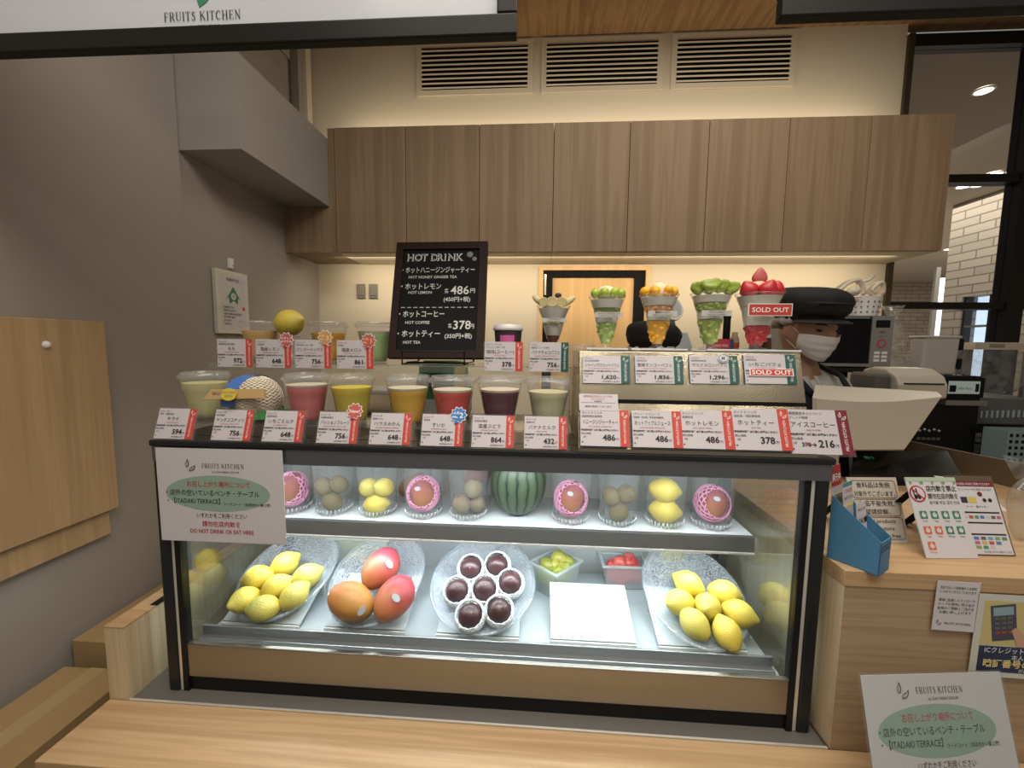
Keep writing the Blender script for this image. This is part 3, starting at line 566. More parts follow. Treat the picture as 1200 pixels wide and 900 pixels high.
for (u, v), d, up, k, l in L1: fruit('lemon', 'yellow '+l if 'greenish' not in l else l, 'lemon', on_plate(u, v, .042), inplane(d, up), k, .98, 'lemons on the left plate')
R1 = [((807,684),140,0,'lemon','topmost lemon on the right plate'),((849,695),-15,0,'lemon','upper right lemon on the right plate'),((797,706),200,.3,'lemon','leftmost lemon on the right plate'),((829,711),235,.8,'lemon','middle lemon on the right plate with its tip facing forward'),((866,719),-30,.1,'lemon','rightmost lemon on the right plate'),((814,731),120,.1,'lemon_green','lower left lemon on the right plate'),((852,742),100,.2,'lemon','frontmost lemon on the right plate')]
for (u, v), d, up, k, l in R1: fruit('lemon', 'yellow '+l, 'lemon', on_plate(u, v, .042), inplane(d, up), k, .98, 'lemons on the right plate')
for (u, v), d, k, l, st in (((446,666),62,'mango_red','red mango lying at the top of the mango plate',(-.3,.25,.7)),((412,705),150,'mango_orange','orange mango at the lower left of the mango plate',(.2,.5,-.8)),((462,701),60,'mango_red','reddish orange mango at the right of the mango plate',(-.1,.6,.1))):
    o = fruit('mango', l, 'mango', on_plate(u, v, .056), inplane(d, .1), k, 1.08, 'mangoes on the plate')
    q = o.rotation_quaternion.inverted(); cd = q @ (Vector((0,0,H))-o.location).normalized(); s0 = q @ Vector((0,0,1))
    dirv = cd + Vector({62:(-.25,.0,.45),150:(.0,.0,-.85),60:(.0,.0,.12)}[d]); sticker(o, dirv, (.040,.036,.052))
for (u, v), l in zip(((552,666),(583,663),(536,693),(568,691),(598,684),(551,722),(585,716)), ('upper left','upper right','leftmost','middle','rightmost','lower left, frontmost','lower right')):
    c = on_plate(u, v, .044); ax = ((Vector((0,0,H))-c).normalized()*.8+NR*.5+Vector((random.uniform(-.15,.15),0,random.uniform(-.1,.1))))
    o = fruit('passion_fruit', f'dark purple round fruit in white foam net, {l} of the seven', 'fruit', c, ax, 'plum', 1, 'dark purple fruits on the plate', random.uniform(0,6))
    share(_plumnet, 'foam_net', o, 'net_white', smooth=True)['label'] = 'white foam net cup'
# clear cups on the shelf
GLINTM = clear('led_glint_plastic', (.98,.98,.98), 1.9, .12, .75, (.98,.99,1))  # whitened so the LED glints are in the material itself
def cup_shelf(x, label):
    t = thing('display_cup', label, 'cup', (x,1.01,SZ+.0005), group='clear plastic cups on the shelf')
    prof = [(.001,.001),(.030,.001),(.038,.004),(.0435,.011),(.0455,.022),(.0515,.136)]
    MB().lathe(prof, CUPM, 40).build('cup_body', t, smooth=True)
    b = MB()  # white ribs stand in for dotted LED reflections around the cup base
    for k in range(30):
        a = 2*PI*k/30; c, q = math.cos(a), math.sin(a); b.tube([(.0395*c,.0395*q,.0045),(.0435*c,.0435*q,.0095),(.0458*c,.0458*q,.0180)], .0019, GLINTM, 5)
    b.build('led_glint_ribs', t, smooth=True)
    MB().tube([(.052*math.cos(2*PI*k/40), .052*math.sin(2*PI*k/40), .137) for k in range(40)], .0020, RIMM, 6, True).build('rim', t, smooth=True)
G = 'fruits in the clear cups on the shelf'
cups = [(-.632,'net','first'),(-.522,'kiwi','second'),(-.405,'yellow','third'),(-.287,'net','fourth'),(-.172,'pale','fifth'),(.084,'net','sixth'),(.198,'kiwi','seventh'),(.312,'lemons','eighth'),(.424,'net','ninth')]
wh = {'net':'holding a mango in pink net','kiwi':'holding three brown kiwis','yellow':'holding three small yellow fruits','pale':'holding pale kiwis','lemons':'holding two stacked lemons'}
for x, k, n in cups:
    nm = n+' shelf cup from left'; cup_shelf(x, 'clear plastic cup, '+n+' from the left on the shelf, '+wh[k])
    z = SZ
    if k == 'net':
        tlt = {'first':(.15,-.2,1),'fourth':(-.1,-.1,1),'sixth':(.15,-.2,1),'ninth':(.2,-.1,1)}[n]
        o = fruit('mango', f'orange red mango in pink foam net inside the {nm}', 'mango', (x,1.008,z+.056), tlt, 'mango', .84, G, {'first':0,'fourth':2,'sixth':.5,'ninth':1}[n])
        ne = share(_pnet, 'foam_net', o, 'net_pink', smooth=True); ne['label'] = 'pink foam net'
        q = o.rotation_quaternion.inverted(); ne.rotation_mode = 'QUATERNION'; ne.rotation_quaternion = q @ Vector((.12,-.85,.30)).to_track_quat('Z','Y'); ne.scale = (.93,1.0,.80)
        sticker(o, q @ Vector((-.15,-1,.55)), (.040,.036,.052), .010)
    elif k in ('kiwi','pale'):
        kk = 'kiwi_pale' if k == 'pale' else 'kiwi'; sgn = -1 if n == 'seventh' else 1
        ps = [(-.020,-.012,.068),(.021,-.008,.074),(.002,-.012,.030)] if n != 'fifth' else [(.016,-.012,.076),(-.016,-.014,.036),(.020,.010,.030)]
        for j, p in enumerate(ps):
            fruit('kiwi', ('pale brown' if k == 'pale' else 'brown')+' kiwi, '+('upper left one','upper right one','bottom one')[j].replace('upper left one','top one' if n == 'fifth' else 'upper left one').replace('upper right one','lower left one' if n == 'fifth' else 'upper right one').replace('bottom one','lower right one' if n == 'fifth' else 'bottom one')+f' inside the {nm}', 'kiwi', (x+p[0]*.9,1.01+p[1],z+p[2]), (random.uniform(-.6,.6),random.uniform(-.8,.2),.7), kk, .86 if j < 2 else .92, G)
    elif k == 'yellow':
        for j, p in enumerate(((-.021,-.012,.070),(.021,-.008,.070),(0,-.012,.028))): fruit('lemon', f'small yellow fruit, {("upper left","upper right","bottom")[j]} one inside the {nm}', 'fruit', (x+p[0]*.9,1.01+p[1],z+p[2]), (random.uniform(-.5,.5),-.6,.3) if j < 2 else (1,0,.1), 'lemon', .78 if j < 2 else .86, G)
    else:
        for j in range(2): fruit('lemon', f'yellow lemon, {("lower","upper")[j]} of the two stacked inside the {nm}', 'lemon', (x+(0,-.003)[j],1.005,z+.034+j*.052), ((1,-.1,-.1),(1,0,-.15))[j], 'lemon', 1.0, G)
b = MB(); b.ball((.071,.066,.086), melon_skin(), n=40, rings=28); o = b.build('watermelon', smooth=True); o.location = (-.048,1.035,SZ+.0865); tag(o, 'striped green watermelon standing on the shelf', 'watermelon')
# tubs of cut fruit at the back of the deck
def tub(name, label, loc, rz, sx, sy, h, m, fill, mats, n, sz, cat='container'):
    t = thing(name, label, cat, loc, (0,0,rz)); b = MB(); k = .88
    lo = [(-sx*k,-sy*k,.001),(sx*k,-sy*k,.001),(sx*k,sy*k,.001),(-sx*k,sy*k,.001)]; hi = [(-sx,-sy,h),(sx,-sy,h),(sx,sy,h),(-sx,sy,h)]
    b.add(lo+hi, [(0,3,2,1),(0,1,5,4),(1,2,6,5),(2,3,7,6),(3,0,4,7)], m); b.build('tub_body', t, bevel=.006, seg=3)
    b = MB(); w = .007
    for p, q in (((-sx-w,-sy-w),(sx+w,-sy+.002)),((-sx-w,sy-.002),(sx+w,sy+w)),((-sx-w,-sy),(-sx+.002,sy)),((sx-.002,-sy),(sx+w,sy))): b.box((*p,h-.006),(*q,h), m)
    b.build('rim', t, bevel=.0015)
    Mx = Matrix.Translation(loc) @ Matrix.Rotation(rz, 4, 'Z')
    for j in range(n):
        gx = random.uniform(-.6,.6)*sx; gy = random.uniform(-.55,.55)*sy; gz = sz+.002+(h*fill-sz)*(j+.5)/n
        bb = MB(); bb.ball((sz,sz*.72,sz*.8), mats[j % len(mats)], n=12, rings=8, fn=lambda p: (p.x+random.uniform(-.0022,.0022), p.y+random.uniform(-.0022,.0022), p.z))
        o = bb.build('fruit_piece', smooth=True); o.location = Mx @ Vector((gx,gy,gz)); o.rotation_euler = (random.uniform(-.5,.5),random.uniform(-.5,.5),random.uniform(0,6))
        lab = label.split(' holding ')[1] if ' holding ' in label else 'fruit'
        tag(o, 'one of the '+lab, 'fruit piece', lab)
GRN = mat('green_grape_flesh', (.30,.31,.05), .35, sss=.1); GRN2 = mat('yellow_green_flesh', (.40,.36,.07), .35, sss=.1); WMR = mat('watermelon_flesh', (.55,.05,.05), .4, sss=.1); WMR2 = mat('watermelon_flesh_light', (.62,.12,.10), .4)
YEL = mat('yellow_fruit_skin', (.55,.42,.05), .45)
tub('fruit_tub','clear tub turned cornerwise holding green fruit pieces behind the boards',(.056,1.10,DKZ+.0005),PI/4+.05,.052,.045,.082,TUB,1.0,[GRN,GRN2],24,.023)
tub('fruit_tub','small clear tub holding red watermelon chunks below the shelf',(.246,1.142,DKZ+.0005),.02,.058,.036,.072,TUB,1.0,[WMR,WMR2],44,.018)
tub('fruit_tub','clear tub at back holding yellow fruits between lemon and mango plates',(-.50,1.135,DKZ+.0005),0,.085,.04,.125,TUB,1.05,[YEL,GRN2],18,.026)
tub('fruit_tub','clear tub at back holding greenish yellow fruits right of the watermelon tub',(.385,1.145,DKZ+.0005),0,.055,.035,.09,TUB,1.0,[GRN2,YEL],10,.022)
for x, l, k in ((-.175,'red mango in a clear box behind the pale kiwis on the shelf','mango_red'),(-.355,'orange mango in a clear box behind the third shelf cup','mango_orange')):
    t = thing('clear_box', l.replace('red mango in a clear','clear').replace('orange mango in a clear','clear').replace('box','lidless box')+' around a mango', 'container', (x,1.115,SZ)); b = MB(); b.add([(-.05,-.036,.001),(.05,-.036,.001),(.05,.036,.001),(-.05,.036,.001),(-.055,-.041,.11),(.055,-.041,.11),(.055,.041,.11),(-.055,.041,.11)], [(0,3,2,1),(0,1,5,4),(1,2,6,5),(2,3,7,6),(3,0,4,7)], CUPM); b.build('box_body', t)
    b = MB(); b.tube([(-.056,-.042,.11),(.056,-.042,.11),(.056,.042,.11),(-.056,.042,.11)], .0025, LIDM, 6, True); b.build('rim', t)
    fruit('mango', l, 'mango', (x+.01,1.117,SZ+(.080 if 'red' in l else .038)), (.9,0,.5), k, .85)
for x, l in ((.12,'left'),(-.52,'second'),(.24,'right')):
    t = thing('clear_box', f'empty clear plastic box at the back of the shelf, behind the {dict(left="sixth",second="second",right="seventh")[l]} cup', 'container', (x,1.115,SZ)); b = MB(); b.add([(-.045,-.036,.001),(.045,-.036,.001),(.045,.036,.001),(-.045,.036,.001),(-.05,-.041,.10),(.05,-.041,.10),(.05,.041,.10),(-.05,.041,.10)], [(0,3,2,1),(0,1,5,4),(1,2,6,5),(2,3,7,6),(3,0,4,7)], LIDM); b.build('box_body', t); b = MB(); b.tube([(-.051,-.042,.10),(.051,-.042,.10),(.051,.042,.10),(-.051,.042,.10)], .0025, LIDM, 6, True); b.build('rim', t)
# ---------------------------------------------------------------- stands on the case top
t = thing('acrylic_riser', 'low clear acrylic riser along the front of the case top', 'display stand', (-.38,.87,CT))
b = MB(); b.box((-.79,.825,CT+.030),(.068,.925,CT+.034), ACR); b.build('riser_top', t, world=True)
for x in (-.788,-.50,-.21,.062): MB().box((x,.827,CT),(x+.004,.923,CT+.030), ACR).build('riser_leg', t, world=True)
US = 1.500
t = thing('acrylic_shelf', 'tall clear acrylic shelf behind the front row of cups', 'display stand', (-.37,1.04,CT))
b = MB(); b.box((-.80,.965,US-.004),(.075,1.12,US), ACR); b.box((-.80,.961,US-.018),(.075,.965,US), ACR); b.build('shelf_top', t, world=True)
for x in (-.798,-.51,-.20,.071): MB().box((x,.97,CT),(x+.004,1.118,US-.004), ACR).build('shelf_leg', t, world=True)
def juice_cup(label, x, y, z, jm, lvl=.078, s=1.0):
    t = thing('juice_cup', label, 'drink', (x,y,z), group='cups of juice on the display case'); t.scale = (s,s,s)
    def r(h): return .0285+(.0455-.0285)*h/.092
    MB().lathe([(.001,.003),(.024,.003),(.026,.0005),(r(0),.001)]+[(r(h), h) for h in (.02,.045,.066)]+[(r(.068)+.0012,.068),(r(.071)+.0012,.072),(r(.092),.092)], CUPM, 36).build('cup', t, smooth=True)
    b = MB(); b.lathe([(.0005,.0045),(r(.004)-.0012,.0045),(r(lvl)-.0012,lvl),(.0005,lvl+.0006)], jm, 36); b.build('juice', t, smooth=True, ang=.6)
    b = MB(); b.lathe([(r(lvl)-.0016,lvl+.0008),(r(lvl+.005)-.0014,lvl+.005),(.0005,lvl+.0052)], mat('juice_froth', (.66,.58,.45), .7), 36) if 'froth' in jm.name else None
    if b.v: b.build('froth', t, smooth=True, ang=.6)
    b = MB(); b.lathe([(.0475,.089),(.0495,.091),(.0495,.096),(.0465,.098),(.045,.103),(.042,.1035),(.040,.099),(.0005,.099)], LIDM, 36); b.build('lid', t, smooth=True, ang=.7)
def jm(n, c): return mat('juice_'+n, c, .35, spec=.3, sss=.25)
RZ = CT+.0345
for u, lab, c, lvl in ((240,'pale green kiwi juice cup at the left end of the front row',('kiwi',(.66,.62,.32)),.080),(359.5,'pink strawberry milk cup in the front row',('strawberry_froth',(.74,.20,.20)),.075),(412,'yellow passion fruit juice cup in the front row',('passion',(.74,.58,.04)),.076),(478,'orange yellow mandarin juice cup in the front row',('mandarin_froth',(.80,.48,.03)),.072),(530.5,'bright red watermelon juice cup in the front row',('suika_froth',(.74,.08,.07)),.070),(586,'dark purple grape juice cup in the front row',('grape_froth',(.12,.012,.035)),.072),(643,'creamy banana milk cup at the right end of front row',('banana',(.66,.63,.40)),.074)):
    p = P(u, 440, .872); juice_cup(lab, p.x, .872, RZ, jm(*c), lvl)
UY = 1.055
for u, lab, c, lvl in ((305,'pale orange peach juice cup at left end of upper shelf',('peach',(.75,.48,.17)),.078),(385,'deep orange mango juice cup on the upper shelf',('mango',(.78,.38,.02)),.074),(439.5,'light green melon juice cup beside the chalkboard',('melon_froth',(.46,.62,.26)),.074)):
    p = P(u, 380, UY); juice_cup(lab, p.x, UY, US+.0005, jm(*c), lvl)
t = thing('fruit_pedestal', 'small clear pedestal under the lemon on the upper shelf', 'display stand', (-.651,UY,US+.0005)); MB().lathe([(.03,0),(.022,.004),(.020,.05),(.026,.066)], CUPM, 28).build('pedestal_body', t, smooth=True); MB().lathe([(.0005,.066),(.026,.066)], CUPM, 28).build('pedestal_top', t)
fruit('lemon', 'large yellow lemon resting on the upper shelf between two cups', 'lemon', (-.650,UY,US+.1), (1,-.3,.25), 'lemon', 1.14)
# coffee cup
t = thing('coffee_cup', 'dark paper coffee cup with white lid and pink label', 'drink', (-.079,UY,US+.0005))
MB().lathe([(.0005,.002),(.027,.002),(.028,0),(.035,.086),(.001,.086)], mat('dark_cup_paper', (.04,.022,.025), .6, var=.6, vscale=120), 32).build('cup', t, smooth=True, ang=.6)
MB().lathe([(.0365,.084),(.038,.087),(.037,.092),(.033,.099),(.030,.098),(.0005,.097)], mat('lid_white', (.62,.60,.60), .35), 32).build('lid', t, smooth=True, ang=.8)
b = MB(); b.add([(.0338*math.sin(a)*k, -.0338*math.cos(a)*k-.0008, z) for z, k in ((.032,.915),(.072,1.0)) for a in (-.55,-.27,0,.27,.55)], [(i,i+1,i+6,i+5) for i in range(4)], mat('pink_label', (.62,.12,.36), .5)); b.build('label', t)
# young coconut
pc = P(300, 470, .875); t = thing('coconut', 'young coconut in cream net with blue band on the case top', 'coconut', (pc.x,.876,RZ))
COCO = mat('coconut_husk', (.55,.46,.34), .7, bump=.8, bscale=160); b = MB(); b.lathe([(.0005,.001),(.042,.001),(.049,.012),(.052,.040),(.048,.062),(.036,.080),(.018,.091),(.0005,.094)], COCO, 32); b.build('husk', t, smooth=True)
b = net_mesh(.053,.053,.05, 1.0, 2.9, 22, 12, .0011, mat('cream_net', (.72,.66,.54), .6)); b.v = [(x,y,z+.046) for x, y, z in b.v]; b.build('mesh_net', t, smooth=True)
b = MB(); BLUE = mat('blue_band', (.05,.14,.42), .4); pts = []
for j in range(13):
    a = -.1+j/12*2.2; pts.append((-.006-.018*math.cos(a)*1, -.0555*math.cos(a)*(1 if a < 1.3 else 1), .040+.0575*math.sin(a)))
b.add([(x+s*.015,y,z) for x,y,z in pts for s in (-1,1)], [(2*i,2*i+1,2*i+3,2*i+2) for i in range(12)], BLUE); b.build('blue_band', t)
Mx = F((-.052,-.060,.058), (1,.05,.02), (0,.25,1)); b = MB(); b.prism([(-.016,-.008),(.112,-.006),(.108,.013),(-.002,.013)], -.003, .003, mat('kraft_paper', (.46,.30,.12), .7), Mx); b.text(Mx, 'FRESH COCONUT', .002, .001, .009, INK, z=.0034, maxw=.03); b.build('straw_packet', t)
Mx = F((-.012,-.065,.062), (1,.05,0), (0,.2,1)); b = MB(); b.prism([(.016*math.cos(2*PI*i/24),.013*math.sin(2*PI*i/24)) for i in range(24)], -.001, .001, mat('yellow_sticker', (.62,.48,.03), .5), Mx); b.text(Mx, 'COCONUT', 0, .002, .006, BLUE, 'c', z=.0013); b.text(Mx, 'JUICE', 0, -.005, .006, BLUE, 'c', z=.0013); b.build('yellow_sticker', t)
b = MB(); b.lathe([(.0535,.006),(.0535,.024)], mat('green_band', (.10,.40,.13), .45), 32); b.build('green_band', t, smooth=True)
# steel stepped stand
SX0, SX1 = .079, .521; ST = 1.538
t = thing('card_stand', 'two-step slanted bronze steel stand on the right of the case top', 'display stand', (.3,.9,CT))
def yz(poly, x0, x1, m): 
    n = len(poly); return MB().add([(x0,y,z) for y, z in poly]+[(x1,y,z) for y, z in poly], [tuple(range(n)), tuple(range(2*n-1,n-1,-1))]+[(i,n+i,n+(i+1)%n,(i+1)%n) for i in range(n)], m)
yz([(.803,CT),(.840,1.438),(.852,1.438),(.99,CT)], SX0, SX1, BRASSY).build('lower_step', t, world=True, bevel=.001)
yz([(.838,1.441),(.868,ST),(1.03,ST),(1.03,CT),(1.0,CT),(.86,1.441)], SX0+.003, SX1-.002, BRASSY).build('upper_step', t, world=True, bevel=.001)
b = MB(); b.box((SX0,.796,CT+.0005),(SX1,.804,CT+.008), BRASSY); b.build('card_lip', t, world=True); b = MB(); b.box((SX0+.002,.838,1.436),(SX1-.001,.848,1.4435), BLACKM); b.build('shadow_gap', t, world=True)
U1 = Vector((0,.037,.093)).normalized(); U2 = Vector((0,.030,.097)).normalized()
# ---------------------------------------------------------------- price cards
def card(o, up, cat1, org, title, eng, price, base, stripe, label, group, extra=None, w=.083, badge=None, hold=True, hs=1):
    t = thing('price_card', label, 'price card', o, group=group)
    k = w/200; Mh = F((0,0,0), (1,0,0), up); M = Mh @ Matrix.Translation((-w/2,.003,.0018)) @ Matrix.Scale(k, 4) @ Matrix.Diagonal((1,hs,1,1))
    b = MB(); Z = .0003/k; b.box((0,0,-.9/1),(200,152,0), CARD, M)
    st = dict(red=REDT, green=GREENT, maroon=MAROON)[stripe]; b.rect(M, 162,0,200,152, st, Z)
    b.leaves(M, 170, 118, 26, WHITEI, Z*2); b.text(M, 'FRUITS KITCHEN', 186, 14, 14, WHITEI, maxw=96, z=Z*2, rot=PI/2)
    b.text(M, cat1, 8, 134, 12, INK, maxw=110, z=Z*2); b.text(M, org, 8, 120, 10.5, INK, maxw=120, z=Z*2)
    b.text(M, title, 82, 92, 22, INK, 'c', maxw=144, z=Z*2); b.text(M, eng, 82, 78, 8, INKR, 'c', maxw=140, z=Z*2)
    b.text(M, '特定原材料等は係員にお尋ねください', 3, 63, 9, INK, maxw=152, z=Z*2, off=.03); b.text(M, '税込価格', 4, 48, 10, INK, z=Z*2); b.text(M, '1杯', 10, 33, 10, INK, z=Z*2)
    if price: b.text(M, price, 142, 24, 34 if len(price) < 5 else 30, INK, 'r', z=Z*2, off=.028); b.text(M, '円', 145, 25, 12, INK, z=Z*2)
    if base: b.text(M, f'(本体価格 {base}円)', 154, 7, 9, INK, 'r', maxw=90, z=Z*2)
    b.oval(M, 8, 16, 3, 3, INK, Z*2, 12); b.build('paper_card', t)
    if hold:
        hb = MB(); hb.box((-w/2-.003,0,-.0005),(w/2+.004,.069*hs,.0008), ACR, Mh); hb.box((-w/2-.003,-.004,0),(w/2+.004,.0035,.006), ACR, F((0,0,.004),(1,0,0),(0,1,0))) if 0 else None; hb.build('acrylic_holder', t)
    if badge:
        kind, bx, by, lines = badge; Mb = M @ Matrix.Translation((bx,by,4)); R = 34; q = MB()
        colr = dict(r=mat('badge_red', (.50,.10,.09), .5), y=mat('badge_orange', (.55,.28,.12), .5), b=mat('badge_blue', (.03,.18,.45), .5), s=WHITEI, x=REDT)[kind]
        if kind == 'x':
            q.prism([(-85,-19),(85,-19),(85,19),(-85,19)], -1, 1, WHITEI, Mb); q.rect(Mb, -81,-16,81,16, REDT, 1.5); q.text(Mb, 'SOLD OUT', 0, -11, 31, WHITEI, 'c', z=2, off=.02); q.build('sold_out_tag', t)['label'] = 'red sold out tag'
        else:
            def star(r, n=10, a=.12): return [(r*(1+a*math.cos(n*th))*math.cos(th), r*(1+a*math.cos(n*th))*math.sin(th)) for th in [2*PI*i/80 for i in range(80)]]
            q.prism(star(R*1.1) if kind != 's' else [(24*math.cos(2*PI*i/40),24*math.sin(2*PI*i/40)) for i in range(40)], -1, 1, WHITEI, Mb)
            if kind == 's': q.ring(Mb, [(20*math.cos(2*PI*i/32),20*math.sin(2*PI*i/32)) for i in range(32)], 3, NAVYI, 1.6); q.ring(Mb, [(15*math.cos(2*PI*i/32),15*math.sin(2*PI*i/32)) for i in range(32)], 1.2, NAVYI, 1.6)
            else: q.poly(Mb, star(R), colr, 1.4); q.poly(Mb, [(-18,-30),(-2,-36),(-20,-46)], colr, 1.4)
            for (s, x, y, h, mm) in lines: q.text(Mb, s, x, y, h, mm, 'c', z=2, off=.02)
            q.build('badge', t)['label'] = 'round badge pinned to the card'
    if extra: extra(t, M, k)
    return t
NAVYI = mat('navy_print', (.03,.05,.16), .6); YELI = mat('pale_yellow_print', (.8,.65,.25), .6)
LU = Vector((0,math.sin(.33),math.cos(.33)))
gl = 'price cards along the front edge of the case top'
rows = [(202.5,'熊本・福岡県産','キウイ','KIWI FRUIT JUICE','594','550','kiwi juice price card reading 594',None),
 (270,'産地直送','ヤングココナッツ','YOUNG COCONUT JUICE','756','700','young coconut price card reading 756',None),
 (330,'国産苺使用','いちごミルク','STRAWBERRY & MILK','648','600','strawberry milk price card reading 648',None),
 (394,'沖縄県産使用','パッションフルーツ','JAPANESE PASSION FRUIT JUICE','756','700','passion fruit price card reading 756 with New badge',('r',176,158,[('New!',0,-9,24,WHITEI)])),
 (456,'愛媛みかん','ハウスみかん','JAPANESE MANDARIN ORANGE','648','600','mandarin juice price card reading 648',None),
 (517,'熊本産','すいか','WATERMELON JUICE','648','600','watermelon juice price card reading 648 with blue badge',('b',176,150,[('人気',-10,4,16,WHITEI),('No.',-14,-15,16,WHITEI),('2',14,-14,36,WHITEI)])),
 (577,'長野県産葡萄','国産ぶどう','JAPANESE GRAPE JUICE','864','800','grape juice price card reading 864',None),
 (639,'高級牛乳','バナナミルク','BANANA MILK','432','400','banana milk price card reading 432',None)]
for u, og, ti, en, pr, ba, l, bd in rows:
    p = P(u, 517+(u-202)*.027, .797); card((p.x,.797,CT+.0008), LU, 'ジュース', og, ti, en, pr, ba, 'red', l, gl, badge=bd)
gu = 'price cards along the front of the upper shelf'
rows = [(277,'期間限定国産桃使用','もも','JAPANESE PEACH JUICE','972','900','peach juice price card reading 972','red','ジュース',None),
 (322,'広島県産','国産レモン','JAPANESE LEMON JUICE','648','600','domestic lemon price card reading 648 with pink staff badge','red','ジュース',('r',176,150,[('スタッフ',0,4,15,WHITEI),('おすすめ',0,-14,15,WHITEI)])),
 (368,'宮崎県産メキシコ産','マンゴーミックス','MANGO MIX JUICE','756','700','mango mix price card reading 756 with orange number 3 badge','red','ジュース',('y',170,165,[('人気',-14,4,15,YELI),('No.',-16,-14,14,YELI),('3',14,-13,34,YELI)])),
 (417,'静岡産','国産メロン','JAPANESE MELON JUICE','861','797','domestic melon price card reading 861 with red number 1 badge','red','ジュース',('r',176,150,[('人気',-14,4,15,YELI),('No.',-16,-14,14,YELI),('1',14,-13,34,YELI)])),
 (590,'ブレンド・HOT・ICE','珈琲(コーヒー)','HOT/ICE COFFEE','378','350','coffee price card reading 378 in front of the coffee cup','red','ホット・アイス',None),
 (643,'国産生クリーム使用','バナナチョコパフェ','BANANA CHOCOLATE PARFAIT','756','700','banana parfait price card reading 756 with green stripe','green','パフェ',None)]
for u, og, ti, en, pr, ba, l, st, ca, bd in rows:
    p = P(u, 434, .958); card((p.x,.957,1.486), Vector((0,.03,1)), ca, og, ti, en, pr, ba, st, l, gu, badge=bd, w=.088)
gs = 'parfait price cards on the upper step of the steel stand'
for u, og, ti, en, pr, ba, l, bd in ((710.5,'岡山県産葡萄','シャインマスカットパフェ','SHINE MUSCAT GRAPES PARFAIT','1,620','1,500','green grape parfait price card reading 1,620',None),(772.5,'宮崎県産','宮崎マンゴーパフェ','MIYAZAKI MANGO PARFAIT','1,836','1,700','mango parfait price card reading 1,836',None),(837,'静岡県産高級','マスクメロンパフェ','MUSK MELON PARFAIT','1,296','1,200','melon parfait price card reading 1,296 with round seal',('s',140,138,[('認',0,-7,18,NAVYI)])),(903,'福岡県産','いちごパフェ','STRAWBERRY PARFAIT','','','strawberry parfait price card with red sold out tag',('x',102,58,[]))):
    q = PP(u, 451+(u-710)*.004, (0,.8505,1.481), U2.cross(Vector((1,0,0)))*-1); card(q-Vector((0,.002,0)), U2, 'パフェ', og, ti, en, pr, ba, 'green', l, gs, badge=bd, w=.094 if u < 890 else .098, hs=.80)
def over_note(t, M, k):
    q = MB(); Z = .5; Mb = M @ Matrix.Translation((0,148,1)); q.prism([(-4,0),(158,0),(158,72),(-4,72)], -1, 0, CARD, Mb); q.line(Mb, 4, 34, 148, 34, 1, INK, .8)
    q.text(Mb, '期間限定の為なくなり次第', 75, 58, 10, INKR, 'c', z=.8); q.text(Mb, '終了となります', 75, 47, 8, INKR, 'c', z=.8); q.text(Mb, '数量限定', 75, 37, 8, INK, 'c', z=.8); q.text(Mb, '蜂蜜を使用しております', 75, 14, 10, INK, 'c', z=.8); q.build('overlaid_note', t)['label'] = 'small white note fixed above the card'
gs = 'hot drink price cards on the lower step of the steel stand'
for u, v, ca, og, ti, en, pr, l, st, ex, w in ((709,530,'ホットドリンク','国産蜂蜜生姜使用','ハニージンジャーティー','HOT HONEY GINGER TEA','486','honey ginger tea price card reading 486 under a white note','red',over_note,.094),(771,531,'ストレートジュース','青森産／信州産／岩手産林檎使用','ホットアップルジュース','HOT JAPANESE APPLE JUICE','486','hot apple juice price card reading 486','red',None,.094),(830.5,533,'ホットドリンク','愛媛県産','ホットレモン','HOT LEMON DRINK','486','hot lemon price card reading 486','red',None,.098),(895,535,'ホットドリンク','高紅茶／和紅茶使用','ホットティー','HOT TEA','378','hot tea price card reading 378','red',None,.105),(964,538,'期間限定キャンペーン','ブレンド珈琲','アイスコーヒー','ICED COFFEE','216','iced coffee price card reduced to 216 at the stand end','maroon',None,.112)):
    q = P(u, v, .797); t = card((q.x,.797,CT+.009 if u < 940 else CT+.004), U1, ca, og, ti, en, pr, '', st, l, gs, extra=ex, w=w)
    if u > 940:
        k = w/200; M = F((0,0,0),(1,0,0),U1) @ Matrix.Translation((-w/2,.003,.0018)) @ Matrix.Scale(k, 4); q = MB(); q.text(M, '378→', 84, 25, 20, INK, 'r', z=1.2, off=.02); q.line(M, 46, 32, 72, 32, 2, INKR, 1.6); q.build('struck_price', t)
